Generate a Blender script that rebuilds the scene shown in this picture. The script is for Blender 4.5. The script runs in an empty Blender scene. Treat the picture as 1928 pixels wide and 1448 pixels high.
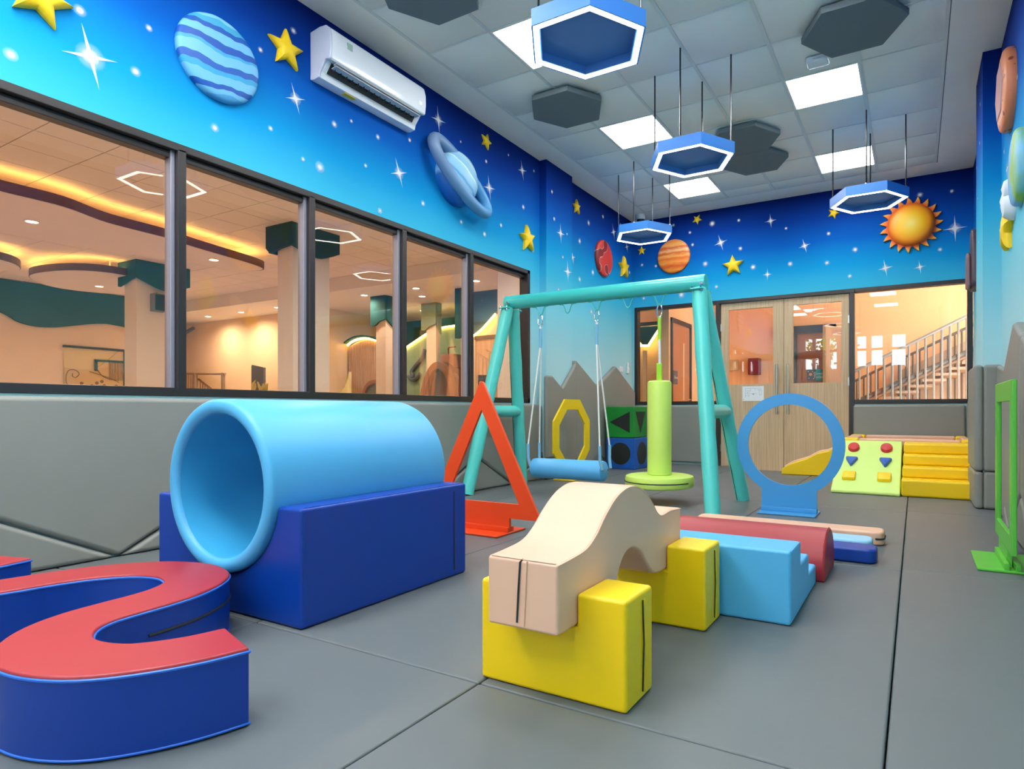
import bpy, bmesh, math, random
from mathutils import Vector, Matrix
random.seed(7)
scene = bpy.context.scene
COL = scene.collection
PI = math.pi

# ---------------------------------------------------------------- camera
CAMH, FPX, PCX, PCY, YAW = 0.78, 1154.19, 1074.92, 772.73, math.radians(29.356)
cam_data = bpy.data.cameras.new('camera'); cam = bpy.data.objects.new('camera', cam_data); COL.objects.link(cam)
cam_data.sensor_fit = 'HORIZONTAL'; cam_data.sensor_width = 36.0
cam_data.lens = 36.0 * FPX / 1928.0
cam_data.shift_x = (964.0 - PCX) / 1928.0
cam_data.shift_y = (PCY - 724.0) / 1928.0
cam_data.clip_start = 0.02; cam_data.clip_end = 200
cam.location = (0, 0, CAMH); cam.rotation_euler = (PI / 2, 0, YAW)
scene.camera = cam

# ---------------------------------------------------------------- world, colour management
world = bpy.data.worlds.new('daylight'); scene.world = world; world.use_nodes = True
wn = world.node_tree.nodes; wn['Background'].inputs[0].default_value = (0.80, 0.90, 1.0, 1); wn['Background'].inputs[1].default_value = 9.0
scene.view_settings.view_transform = 'Standard'; scene.view_settings.look = 'None'
scene.view_settings.gamma = 1.0; scene.view_settings.use_curve_mapping = False
scene.view_settings.exposure = 0.80
cy = scene.cycles; cy.use_adaptive_sampling = True; cy.adaptive_threshold = 0.08; cy.adaptive_min_samples = 16; cy.max_bounces = 8; cy.glossy_bounces = 3; cy.transmission_bounces = 3; cy.sample_clamp_indirect = 8.0
PANEL_E = 13.0         # ceiling light panels
RING_E = 8.0           # pendant rings
LOBBY_W = 40.0         # one lobby downlight, watts
COVE_E = 9.0

# ---------------------------------------------------------------- measured frame of the place
XL, XR, YB, YF, ZC = -3.746, 0.588, 8.58, -3.0, 3.632      # left wall, right wall, back wall, front wall, ceiling
ZW1, ZW0 = 2.333, 0.862                                    # window head and sill
def ray(u, v):
    f = Vector((-math.sin(YAW), math.cos(YAW), 0)); r = Vector((math.cos(YAW), math.sin(YAW), 0))
    return f * FPX + r * (u - PCX) + Vector((0, 0, 1)) * (PCY - v)
def onx(u, v, x): d = ray(u, v); return Vector((0, 0, CAMH)) + d * (x / d.x)
def ony(u, v, y): d = ray(u, v); return Vector((0, 0, CAMH)) + d * (y / d.y)
def onz(u, v, z): d = ray(u, v); return Vector((0, 0, CAMH)) + d * ((z - CAMH) / d.z)

# ---------------------------------------------------------------- materials
def lin(c):
    return tuple(((x / 255) / 12.92 if x / 255 <= 0.04045 else ((x / 255 + 0.055) / 1.055) ** 2.4) for x in c)
MATS = {}
def mat(name, rgb, rough=0.5, metal=0.0, spec=0.5, bump=0.0, bscale=60.0, var=0.0, vscale=3.0, emit=0.0, ecol=None):
    if name in MATS: return MATS[name]
    m = bpy.data.materials.new(name); m.use_nodes = True; nt = m.node_tree; b = nt.nodes['Principled BSDF']
    c = lin(rgb) + (1,)
    b.inputs['Base Color'].default_value = c; b.inputs['Roughness'].default_value = rough
    b.inputs['Metallic'].default_value = metal; b.inputs['Specular IOR Level'].default_value = spec
    tc = nt.nodes.new('ShaderNodeTexCoord')
    if var > 0:
        n = nt.nodes.new('ShaderNodeTexNoise'); n.inputs['Scale'].default_value = vscale; n.inputs['Detail'].default_value = 4
        nt.links.new(tc.outputs['Object'], n.inputs['Vector'])
        r = nt.nodes.new('ShaderNodeValToRGB'); r.color_ramp.elements[0].position = 0.3; r.color_ramp.elements[1].position = 0.7
        r.color_ramp.elements[0].color = tuple(x * (1 - var) for x in c[:3]) + (1,)
        r.color_ramp.elements[1].color = tuple(min(1, x * (1 + var)) for x in c[:3]) + (1,)
        nt.links.new(n.outputs['Fac'], r.inputs['Fac']); nt.links.new(r.outputs['Color'], b.inputs['Base Color'])
    if bump > 0:
        n = nt.nodes.new('ShaderNodeTexNoise'); n.inputs['Scale'].default_value = bscale; n.inputs['Detail'].default_value = 3
        nt.links.new(tc.outputs['Object'], n.inputs['Vector'])
        bp = nt.nodes.new('ShaderNodeBump'); bp.inputs['Strength'].default_value = bump; bp.inputs['Distance'].default_value = 0.01
        nt.links.new(n.outputs['Fac'], bp.inputs['Height']); nt.links.new(bp.outputs['Normal'], b.inputs['Normal'])
    if emit > 0:
        b.inputs['Emission Color'].default_value = (lin(ecol) if ecol else c[:3]) + (1,); b.inputs['Emission Strength'].default_value = emit
    MATS[name] = m; return m
def vinyl(name, rgb, rough=0.42): return mat(name, rgb, rough=rough, bump=0.06, bscale=7.0, var=0.02, vscale=4.0)
def glass_mat(name, tint=(1, 1, 1), ior=1.5):
    m = bpy.data.materials.new(name); m.use_nodes = True; nt = m.node_tree; nt.nodes.clear()
    o = nt.nodes.new('ShaderNodeOutputMaterial'); mx = nt.nodes.new('ShaderNodeMixShader'); fr = nt.nodes.new('ShaderNodeFresnel')
    ge = nt.nodes.new('ShaderNodeNewGeometry'); io = nt.nodes.new('ShaderNodeMapRange'); io.inputs[3].default_value = ior; io.inputs[4].default_value = 1 / ior   # same reflectance on both faces of the pane
    nt.links.new(ge.outputs['Backfacing'], io.inputs[0]); nt.links.new(io.outputs[0], fr.inputs['IOR'])
    t = nt.nodes.new('ShaderNodeBsdfTransparent'); t.inputs[0].default_value = tuple(tint) + (1,)
    g = nt.nodes.new('ShaderNodeBsdfGlossy'); g.inputs['Roughness'].default_value = 0.0; g.inputs['Color'].default_value = (1, 1, 1, 1)
    nt.links.new(fr.outputs[0], mx.inputs[0]); nt.links.new(t.outputs[0], mx.inputs[1]); nt.links.new(g.outputs[0], mx.inputs[2]); nt.links.new(mx.outputs[0], o.inputs[0])
    MATS[name] = m; return m
def ramp_mat(name, stops, axis='Z', lo=0.0, hi=1.0, noise=0.0, nscale=2.0, rough=0.5, coord='Object', interp='LINEAR', stretch=(1, 1, 1), bump=0.0):
    """colour follows one object axis between lo and hi, wobbled by noise: painted bands and airbrushed gradients"""
    m = bpy.data.materials.new(name); m.use_nodes = True; nt = m.node_tree; b = nt.nodes['Principled BSDF']; b.inputs['Roughness'].default_value = rough
    tc = nt.nodes.new('ShaderNodeTexCoord'); sp = nt.nodes.new('ShaderNodeSeparateXYZ'); nt.links.new(tc.outputs[coord], sp.inputs[0])
    mr = nt.nodes.new('ShaderNodeMapRange'); mr.inputs[1].default_value = lo; mr.inputs[2].default_value = hi
    src = sp.outputs[axis]
    if noise:
        mp = nt.nodes.new('ShaderNodeMapping'); mp.inputs['Scale'].default_value = stretch; nt.links.new(tc.outputs[coord], mp.inputs[0])
        n = nt.nodes.new('ShaderNodeTexNoise'); n.inputs['Scale'].default_value = nscale; n.inputs['Detail'].default_value = 2; nt.links.new(mp.outputs[0], n.inputs['Vector'])
        s = nt.nodes.new('ShaderNodeMath'); s.operation = 'MULTIPLY_ADD'; s.inputs[1].default_value = noise; s.inputs[2].default_value = -noise / 2
        nt.links.new(n.outputs['Fac'], s.inputs[0]); a = nt.nodes.new('ShaderNodeMath'); a.operation = 'ADD'
        nt.links.new(sp.outputs[axis], a.inputs[0]); nt.links.new(s.outputs[0], a.inputs[1]); src = a.outputs[0]
    nt.links.new(src, mr.inputs[0]); r = nt.nodes.new('ShaderNodeValToRGB'); r.color_ramp.interpolation = interp
    el = r.color_ramp.elements
    while len(el) < len(stops): el.new(0.5)
    for e, (p, c) in zip(el, stops): e.position = p; e.color = lin(c) + (1,)
    nt.links.new(mr.outputs[0], r.inputs['Fac']); nt.links.new(r.outputs['Color'], b.inputs['Base Color'])
    MATS[name] = m; return m

MURAL = [(0.0, (186, 224, 228)), (0.16, (168, 216, 226)), (0.36, (118, 202, 222)), (0.50, (60, 180, 216)), (0.62, (12, 148, 208)), (0.76, (0, 92, 182)), (0.88, (0, 56, 148)), (1.0, (0, 30, 106))]
M_mural = ramp_mat('airbrushed_sky_paint', MURAL, 'Z', 1.0, 3.63, noise=0.26, nscale=0.7, rough=0.8)
M_mural.node_tree.nodes['Principled BSDF'].inputs['Specular IOR Level'].default_value = 0.12
M_pad = vinyl('grey_vinyl', (140, 141, 134), 0.5)
M_mat = mat('grey_mat_vinyl', (98, 104, 106), rough=0.46, bump=0.14, bscale=4.0, var=0.04, vscale=1.5)
M_slab = mat('light_floor_tile', (205, 190, 172), rough=0.4)
M_white = mat('ceiling_white', (238, 236, 228), rough=0.8, var=0.02)
M_tile = mat('ceiling_tile_white', (238, 237, 228), rough=0.85, bump=0.1, bscale=150)
M_tee = mat('tee_bar_grey', (214, 216, 212), rough=0.5)
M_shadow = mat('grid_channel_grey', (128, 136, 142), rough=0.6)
M_black = mat('black_aluminium', (44, 40, 40), rough=0.35, spec=0.5)
M_grey_al = mat('grey_aluminium', (150, 150, 162), rough=0.35, metal=0.3)
M_glass = glass_mat('window_glass', (0.98, 0.94, 0.90))
M_steel = mat('brushed_steel', (205, 200, 190), rough=0.38, metal=1.0)
M_chrome = mat('chrome', (215, 218, 220), rough=0.12, metal=1.0)
M_dark = mat('near_black', (20, 21, 24), rough=0.5)
M_zip = mat('zipper_black', (38, 40, 44), rough=0.6)

# ---------------------------------------------------------------- object helpers
def link(o): COL.objects.link(o); return o
def wloc(p):
    v = Vector((0, 0, 0))
    while p is not None: v += p.location; p = p.parent
    return v
def tag(o, label=None, cat=None, group=None, kind=None):
    if label: o['label'] = label
    if cat: o['category'] = cat
    if group: o['group'] = group
    if kind: o['kind'] = kind
    return o
def thing(name, label, cat, loc=(0, 0, 0), rz=0.0, group=None):
    o = link(bpy.data.objects.new(name, None)); o.empty_display_size = 0.1
    o.location = loc; o.rotation_euler = (0, 0, rz); return tag(o, label, cat, group)
def finish(name, bm, m, parent=None, bevel=0.0, seg=2, smooth=None, local=False, wn_=True, ang=35):
    """link a bmesh as one object; world coordinates are moved into the parent's frame unless local"""
    if bevel > 0:
        bmesh.ops.remove_doubles(bm, verts=bm.verts, dist=1e-6)
        bm.normal_update()
        es = [e for e in bm.edges if len(e.link_faces) == 2 and e.calc_face_angle(0) > math.radians(ang)]
        bmesh.ops.bevel(bm, geom=es, offset=bevel, segments=seg, affect='EDGES', profile=0.5, clamp_overlap=True)
    bmesh.ops.recalc_face_normals(bm, faces=bm.faces)
    if parent is not None and not local:
        bmesh.ops.translate(bm, verts=bm.verts, vec=-wloc(parent))
    me = bpy.data.meshes.new(name); bm.to_mesh(me); bm.free()
    o = link(bpy.data.objects.new(name, me)); o.parent = parent
    if m is not None: me.materials.append(m)
    if smooth is None: smooth = bevel > 0
    if smooth:
        for p in me.polygons: p.use_smooth = True
        if bevel > 0:
            md = o.modifiers.new('weighted', 'WEIGHTED_NORMAL'); md.weight = 80; md.keep_sharp = True
        else:
            me.set_sharp_from_angle(angle=math.radians(38))
    return o
def bm_box(bm, x0, x1, y0, y1, z0, z1):
    vs = [bm.verts.new(p) for p in ((x0, y0, z0), (x1, y0, z0), (x1, y1, z0), (x0, y1, z0), (x0, y0, z1), (x1, y0, z1), (x1, y1, z1), (x0, y1, z1))]
    for f in ((0, 3, 2, 1), (4, 5, 6, 7), (0, 1, 5, 4), (1, 2, 6, 5), (2, 3, 7, 6), (3, 0, 4, 7)): bm.faces.new([vs[i] for i in f])
def box(name, x0, x1, y0, y1, z0, z1, m, parent=None, bevel=0.0, seg=2, **k):
    bm = bmesh.new(); bm_box(bm, x0, x1, y0, y1, z0, z1); return finish(name, bm, m, parent, bevel, seg, **k)
AX = {'x': lambda a, b, n: (n, a, b), 'y': lambda a, b, n: (a, n, b), 'z': lambda a, b, n: (a, b, n)}
def bm_prism(bm, poly, axis, n0, n1):
    f = AX[axis]; A = [bm.verts.new(f(a, b, n0)) for a, b in poly]; B = [bm.verts.new(f(a, b, n1)) for a, b in poly]
    bm.faces.new(A); bm.faces.new(B[::-1])
    for i in range(len(poly)): j = (i + 1) % len(poly); bm.faces.new((A[i], B[i], B[j], A[j]))
def prism(name, poly, axis, n0, n1, m, parent=None, bevel=0.0, seg=2, **k):
    """polygon in the plane across the axis ((y,z), (x,z) or (x,y)) given thickness n0..n1"""
    bm = bmesh.new(); bm_prism(bm, poly, axis, n0, n1); return finish(name, bm, m, parent, bevel, seg, **k)
def bm_ringprism(bm, outer, inner, axis, n0, n1):
    """closed band between two outlines with the same number of points"""
    f = AX[axis]; n = len(outer)
    V = [[bm.verts.new(f(a, b, d)) for a, b in P] for P in (outer, inner) for d in (n0, n1)]
    o0, o1, i0, i1 = V
    for k in range(n):
        j = (k + 1) % n
        bm.faces.new((o0[k], o0[j], i0[j], i0[k])); bm.faces.new((o1[k], i1[k], i1[j], o1[j]))
        bm.faces.new((o0[k], o1[k], o1[j], o0[j])); bm.faces.new((i0[k], i0[j], i1[j], i1[k]))
def bm_lathe(bm, prof, c=(0, 0, 0), axis='z', n=32, closed=False):
    c = Vector(c); rings = []
    def P(r, h, t):
        a, b = r * math.cos(t), r * math.sin(t)
        return c + Vector({'z': (a, b, h), 'x': (h, a, b), 'y': (a, h, b)}[axis])
    for r, h in prof:
        if r < 1e-6: rings.append([bm.verts.new(P(0, h, 0))])
        else: rings.append([bm.verts.new(P(r, h, 2 * PI * k / n)) for k in range(n)])
    pairs = list(zip(rings, rings[1:])) + ([(rings[-1], rings[0])] if closed else [])
    for A, B in pairs:
        for k in range(n):
            j = (k + 1) % n
            if len(A) == 1 and len(B) == 1: continue
            if len(A) == 1: bm.faces.new((A[0], B[k], B[j]))
            elif len(B) == 1: bm.faces.new((A[k], B[0], A[j]))
            else: bm.faces.new((A[k], B[k], B[j], A[j]))
def lathe(name, prof, m, parent=None, c=(0, 0, 0), axis='z', n=32, closed=False, **k):
    bm = bmesh.new(); bm_lathe(bm, prof, c, axis, n, closed); return finish(name, bm, m, parent, smooth=True, **k)
def bm_tube(bm, pts, r, n=10, closed=False):
    pts = [Vector(p) for p in pts]; N = len(pts); rings = []
    up = None
    for i in range(N):
        a = pts[(i - 1) % N] if (closed or i) else pts[i]; b = pts[(i + 1) % N] if (closed or i < N - 1) else pts[i]
        t = (b - a).normalized()
        if up is None: up = t.orthogonal().normalized()
        up = (up - t * up.dot(t)); up = up.normalized() if up.length > 1e-6 else t.orthogonal().normalized()
        s = t.cross(up); rr = r[i] if isinstance(r, (list, tuple)) else r
        rings.append([bm.verts.new(pts[i] + (up * math.cos(2 * PI * k / n) + s * math.sin(2 * PI * k / n)) * rr) for k in range(n)])
    for i in range(N if closed else N - 1):
        A, B = rings[i], rings[(i + 1) % N]
        for k in range(n): j = (k + 1) % n; bm.faces.new((A[k], A[j], B[j], B[k]))
    if not closed: bm.faces.new(rings[0][::-1]); bm.faces.new(rings[-1])
def tube(name, pts, r, m, parent=None, n=10, closed=False, **k):
    bm = bmesh.new(); bm_tube(bm, pts, r, n, closed); return finish(name, bm, m, parent, smooth=True, **k)
def arc(cx, cy, r, a0, a1, n):
    return [(cx + r * math.cos(math.radians(a0 + (a1 - a0) * i / n)), cy + r * math.sin(math.radians(a0 + (a1 - a0) * i / n))) for i in range(n + 1)]
def catmull(P, n=6, closed=False):
    out = []; N = len(P)
    for i in range(N if closed else N - 1):
        p0, p1, p2, p3 = (P[(i + k) % N] if closed else P[max(0, min(N - 1, i + k))] for k in (-1, 0, 1, 2))
        for j in range(n):
            t = j / n
            out.append(tuple(0.5 * (2 * b + (c - a) * t + (2 * a - 5 * b + 4 * c - d) * t * t + (3 * b - a - 3 * c + d) * t ** 3) for a, b, c, d in zip(p0, p1, p2, p3)))
    if not closed: out.append(tuple(P[-1]))
    return out
def text_mesh(name, s, size, m, parent, loc, rot=(PI / 2, 0, 0), extrude=0.0004, align='LEFT'):
    cu = bpy.data.curves.new(name, 'FONT'); cu.body = s; cu.size = size; cu.extrude = extrude; cu.align_x = align
    t = link(bpy.data.objects.new(name + '_src', cu)); dg = bpy.context.evaluated_depsgraph_get()
    me = bpy.data.meshes.new_from_object(t.evaluated_get(dg)); bpy.data.objects.remove(t); bpy.data.curves.remove(cu)
    me.name = name; me.materials.clear(); me.materials.append(m)
    o = link(bpy.data.objects.new(name, me)); o.parent = parent; o.location = Vector(loc) - (wloc(parent) if parent else Vector()); o.rotation_euler = rot
    return o
def copy_tree(o, parent=None):
    c = o.copy(); link(c); c.parent = parent
    for ch in list(o.children): copy_tree(ch, c)
    return c
def struct(o): o['kind'] = 'structure'; return o

# ================================================================ THE ROOM
# ---------------------------------------------------------------- floor and mats
floor = struct(box('floor', XL, XR, YF, YB + 0.1, -0.12, -0.05, M_slab))
XS = [-4.18, -3.15, -2.12, -1.09, -0.06, 0.97]; YS = [-2.57, -0.585, 1.40, 3.385, 5.37, 7.355, 9.34]
for i in range(5):
    for j in range(6):
        x0, x1 = max(XS[i], XL + 0.01), min(XS[i + 1], XR - 0.01)
        dy = (0.0, 0.0, 0.0, 0.0, 0.05)[i]
        y0, y1 = YS[j] + dy, min(YS[j + 1] + dy, YB - 0.01)
        if j == 5 and 1 <= i <= 3: y1 = 8.22 if i > 1 else YB - 0.01
        g = 0.002
        box('mat', x0 + g, x1 - g, y0 + g, y1 - g, -0.05, 0.0, M_mat, floor, bevel=0.007, seg=3)

# ---------------------------------------------------------------- ceiling with its tile grid
GX0, GX1, GY1 = -3.40, 0.20, 8.215
GY = [8.215, 7.925] + [7.325 - 0.6 * k for k in range(18)]      # row edges, back to front
GYF = GY[-1]
bm = bmesh.new()
bm_box(bm, XL, GX0, YF, YB, ZC, ZC + 0.1); bm_box(bm, GX1 + 0.02, XR, YF, YB, ZC, ZC + 0.1)
bm_box(bm, GX0, GX1 + 0.02, GY1, YB, ZC, ZC + 0.1); bm_box(bm, GX0, GX1 + 0.02, YF, GYF, ZC, ZC + 0.1)
bm_box(bm, XL - 0.1, XR + 0.1, YF - 0.1, YB + 0.1, ZC + 0.1, ZC + 0.16)
ceiling = struct(finish('ceiling', bm, M_white))
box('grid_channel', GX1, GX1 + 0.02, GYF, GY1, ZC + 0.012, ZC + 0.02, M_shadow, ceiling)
LIGHTS = [(-1.0, 7.325), (-2.8, 7.325), (-1.0, 5.525), (-2.8, 5.525), (-1.0, 3.725), (-2.8, 3.725), (-1.0, 1.925), (-2.8, 1.925), (-1.0, 0.125), (-2.8, 0.125), (-1.0, -1.675), (-2.8, -1.675), (-3.4, -0.475), (-3.4, -2.275), (-3.4, 0.725), (-2.2, 0.725), (-3.4, -1.075), (-2.2, 0.125)]  # panels outside the regular columns are added out of view as front fill
tile_me = None; cut_me = None
for j in range(len(GY) - 1):
    y1, y0 = GY[j], GY[j + 1]
    for i in range(6):
        x0 = GX0 + 0.6 * i
        if any(abs(x0 - lx) < 0.1 and abs(y0 - ly) < 0.1 for lx, ly in LIGHTS): continue
        key = 'cut' if j == 0 else 'full'
        if key == 'cut' and cut_me is None or key == 'full' and tile_me is None:
            o = box('ceiling_tile', 0.004, 0.596, 0.004, (y1 - y0) - 0.004, 0, 0.018, M_tile, None, bevel=0.003, seg=1)
            if key == 'cut': cut_me = o.data
            else: tile_me = o.data
        else: o = link(bpy.data.objects.new('ceiling_tile', cut_me if key == 'cut' else tile_me))
        o.parent = ceiling; o.location = (x0, y0, ZC + 0.004)
for i in range(7):                                              # main tees run down the room, cross tees across it
    x = GX0 + 0.6 * i; box('main_tee', x - 0.013, x + 0.013, GYF, GY1, ZC - 0.001, ZC + 0.006, M_tee, ceiling)
for y in GY: box('cross_tee', GX0, GX1, y - 0.006, y + 0.006, ZC + 0.0005, ZC + 0.006, M_tee, ceiling)

M_panel = mat('lit_diffuser', (255, 255, 255), rough=0.6, emit=PANEL_E, ecol=(255, 253, 248))
LNAME = {(-1.0, 7.325): 'lit square ceiling panel at the back, right above the right pendant', (-2.8, 7.325): 'lit square ceiling panel near the back wall, just below the middle pendant',
         (-1.0, 5.525): 'lit square ceiling panel next to the white smoke detector', (-2.8, 5.525): 'lit square ceiling panel between the grey hexagon and the middle pendant',
         (-2.8, 3.725): 'lit square ceiling panel partly hidden behind the nearest pendant'}
for lx, ly in LIGHTS:
    t = thing('ceiling_light', LNAME.get((lx, ly), 'unseen lit square ceiling panel above and behind the viewer, some added as fill light'), 'light', (lx + 0.3, ly + 0.3, ZC), group='square ceiling light panels')
    bm = bmesh.new(); o_ = [(-.296, -.296), (.296, -.296), (.296, .296), (-.296, .296)]; i_ = [(a * .281 / .296, b * .281 / .296) for a, b in o_]
    bm_ringprism(bm, o_, i_, 'z', -0.003, 0.02); finish('frame', bm, M_white, t, local=True)
    box('diffuser', -.281, .281, -.281, .281, 0.004, 0.012, M_panel, t, local=True)

# ---------------------------------------------------------------- left wall with its long window
WY = [0.20, 1.10, 2.005, 2.893, 3.796, 4.692, 5.688]            # mullion centres, first and last are the frame's ends
TW = 0.12
bm = bmesh.new()
bm_box(bm, XL - TW, XL, YF, YB, ZW1, ZC + 0.1); bm_box(bm, XL - TW, XL, YF, YB, -0.12, ZW0)
bm_box(bm, XL - TW, XL, YF, WY[0], ZW0, ZW1); bm_box(bm, XL - TW, XL, WY[-1] + 0.02, YB, ZW0, ZW1)
wall_left = struct(finish('wall_left', bm, M_mural))
box('pilaster', XL, -3.656, 5.93, 6.53, 0, ZC, M_mural, wall_left)
win1 = struct(link(bpy.data.objects.new('window_1', None)))
def prof_bar(name, y0, y1, z0, z1, parent, n0=XL - 0.10, n1=XL + 0.012):
    bm = bmesh.new(); bm_box(bm, n0, n1, y0, y1, z0, z1); return finish(name, bm, M_black, parent, bevel=0.004, seg=1)
prof_bar('frame_head', WY[0], WY[-1] + 0.03, ZW1 - 0.045, ZW1, win1); prof_bar('frame_head', WY[0], WY[-1], ZW1 - 0.085, ZW1 - 0.045, win1, XL - 0.1, XL - 0.03)
prof_bar('frame_sill', WY[0], WY[-1] + 0.03, ZW0, ZW0 + 0.05, win1)
for k, y in enumerate(WY):
    if 0 < k < len(WY) - 1:
        prof_bar('mullion', y - 0.02, y + 0.028, ZW0 + 0.04, ZW1 - 0.03, win1)
        box('mullion_side', XL - 0.085, XL - 0.02, y - 0.045, y - 0.02, ZW0 + 0.04, ZW1 - 0.04, M_grey_al, win1, bevel=0.003, seg=1)
    else: prof_bar('frame_jamb', y - 0.02, y + 0.03, ZW0, ZW1, win1)
for k in range(len(WY) - 1):
    box('pane', XL - 0.066, XL - 0.06, WY[k] + 0.02, WY[k + 1] - 0.02, ZW0 + 0.03, ZW1 - 0.03, M_glass, win1)
# padded wainscot: every upper pad is a V above the floor, every lower pad a triangle between two Vs
PT = 0.055
def pad(poly, wall, axis, n0, n1): return prism('wall_pad', poly, axis, n0, n1, M_pad, wall, bevel=0.026, seg=4)
g = 0.003
for k in range(-3, 4):
    a = 1.053 + 1.222 * k; b = a + 0.611; c_ = a + 1.222
    top = 0.848
    if k < 3: pad([(a + g, 0.335), (b, 0.006), (c_ - g, 0.335), (c_ - g, top), (a + g, top)], wall_left, 'x', XL, XL + PT)
    pad([(b - 1.216, 0.002), (b - 0.006, 0.002), (a, 0.327)], wall_left, 'x', XL, XL + PT)
pad([(4.722, 0.335), (5.329, 0.006), (5.90, 0.30), (5.90, top), (4.722, top)], wall_left, 'x', XL, XL + PT)
pad([(5.345, 0.002), (5.925, 0.002), (5.925, 0.31), (5.90, 0.285)], wall_left, 'x', XL, XL + PT)
XP = -3.656
pad([(5.86, 0.24), (6.13, 0.24), (6.36, 0.006), (6.545, 0.19), (6.545, 1.36), (6.215, 1.047), (5.99, 1.175), (5.86, 1.172)], wall_left, 'x', XP, XP + PT)
pad([(5.86, 0.002), (6.35, 0.002), (6.12, 0.232), (5.86, 0.232)], wall_left, 'x', XP, XP + PT)
pad([(6.545, 0.20), (6.83, 0.006), (7.19, 0.28), (7.19, 1.066), (6.565, 1.39), (6.545, 1.38)], wall_left, 'x', XL + 0.03, XP + PT - 0.012)
pad([(6.85, 0.002), (7.60, 0.002), (7.22, 0.275)], wall_left, 'x', XL, XL + PT + 0.02)
pad([(7.197, 0.29), (7.62, 0.006), (8.0, 0.27), (8.46, 0.006), (8.51, 0.03), (8.51, 1.06), (7.83, 1.405), (7.197, 1.066)], wall_left, 'x', XL, XL + PT + 0.02)
pad([(7.64, 0.002), (8.42, 0.002), (8.01, 0.262)], wall_left, 'x', XL, XL + PT + 0.02)
sw = thing('light_switch', 'white light switch on the pale wall beside the padded peaks', 'switch', (XL, 8.13, 1.36))
box('plate', XL, XL + 0.012, 8.08, 8.20, 1.335, 1.42, mat('switch_white', (236, 238, 238)), sw, bevel=0.004); box('rocker', XL + 0.012, XL + 0.017, 8.10, 8.135, 1.352, 1.403, mat('switch_white', (236, 238, 238)), sw, bevel=0.002); box('rocker', XL + 0.012, XL + 0.017, 8.145, 8.18, 1.352, 1.403, mat('switch_white', (236, 238, 238)), sw, bevel=0.002)
rc = thing('remote_holder', 'white remote control in its holder by the corner window', 'remote', (XL, 8.36, 1.40))
box('holder', XL, XL + 0.025, 8.335, 8.395, 1.33, 1.42, mat('switch_white', (236, 238, 238)), rc, bevel=0.006); box('remote', XL + 0.006, XL + 0.02, 8.343, 8.387, 1.40, 1.49, mat('switch_white', (236, 238, 238)), rc, bevel=0.006)

# ---------------------------------------------------------------- right wall
bm = bmesh.new(); bm_box(bm, XR, XR + 0.12, YF, YB, -0.12, ZC + 0.1); wall_right = struct(finish('wall_right', bm, M_mural))
box('pilaster', 0.465, XR, 5.86, 6.46, 0, ZC, M_mural, wall_right)
def rp(poly, n0=XR - 0.07, n1=XR): return pad(poly, wall_right, 'x', n0, n1)
rp([(3.25, 0.26), (3.75, 0.006), (4.32, 0.30), (4.32, 1.215), (4.02, 1.10), (3.55, 1.30), (3.25, 1.16)])
rp([(4.326, 0.30), (4.80, 0.006), (5.08, 0.17), (5.08, 1.06), (4.62, 1.325), (4.326, 1.22)])
rp([(3.78, 0.002), (4.77, 0.002), (4.32, 0.29)]); rp([(4.83, 0.002), (5.08, 0.002), (5.08, 0.15)]); rp([(5.10, 0.002), (5.79, 0.002), (5.79, 1.13), (5.10, 1.04)], XR - 0.04, XR)
box('wall_pad', 0.405, 0.465, 5.80, 6.50, 0.30, 1.14, M_pad, wall_right, bevel=0.024, seg=4); box('wall_pad', 0.405, 0.465, 5.80, 6.50, 0.002, 0.295, M_pad, wall_right, bevel=0.024, seg=4)
box('wall_pad', 0.465, XR, 5.795, 5.86, 0.30, 1.14, M_pad, wall_right, bevel=0.024, seg=4); box('wall_pad', 0.465, XR, 5.795, 5.86, 0.002, 0.295, M_pad, wall_right, bevel=0.024, seg=4)
rp([(6.50, 0.10), (6.9, 0.30), (7.4, 0.006), (7.9, 0.3), (8.4, 0.006), (8.5, 0.05), (8.5, 0.85), (7.95, 1.05), (7.35, 1.05), (6.98, 1.36), (6.50, 1.18)], XR - 0.07, XR)
rp([(6.50, 0.002), (7.36, 0.002), (6.9, 0.29)]); rp([(7.44, 0.002), (8.36, 0.002), (7.9, 0.29)])

# ---------------------------------------------------------------- back wall with two windows and a double door
XD0, XD1 = -2.437, -0.71
bm = bmesh.new()
bm_box(bm, XL - TW, XR + 0.12, YB, YB + TW, ZW1, ZC + 0.1)
bm_box(bm, XL, XD0, YB, YB + TW, -0.12, ZW0); bm_box(bm, XD1, XR, YB, YB + TW, -0.12, ZW0)
bm_box(bm, XL - TW, -3.70, YB, YB + TW, ZW0, ZW1)
wall_back = struct(finish('wall_back', bm, M_mural))
pad([(-3.68, 0.03), (XD0 - 0.04, 0.03), (XD0 - 0.04, 0.848), (-3.68, 0.848)], wall_back, 'y', YB - PT, YB)
pad([(XD1 + 0.02, 0.03), (XR - 0.075, 0.03), (XR - 0.075, 0.848), (XD1 + 0.02, 0.848)], wall_back, 'y', YB - PT, YB)
def bbar(name, x0, x1, z0, z1, parent, d0=-0.015, d1=0.1): return box(name, x0, x1, YB + d0, YB + d1, z0, z1, M_black, parent, bevel=0.004, seg=1)
win2 = struct(link(bpy.data.objects.new('window_2', None)))
bbar('frame_jamb', -3.715, -3.665, ZW0, ZW1, win2); bbar('frame_head', -3.665, XD0, ZW1 - 0.05, ZW1, win2); bbar('frame_sill', -3.665, XD0 - 0.03, ZW0, ZW0 + 0.05, win2)
box('pane', -3.665, XD0 - 0.03, YB + 0.04, YB + 0.046, ZW0 + 0.04, ZW1 - 0.04, M_glass, win2)
win3 = struct(link(bpy.data.objects.new('window_3', None)))
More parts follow.
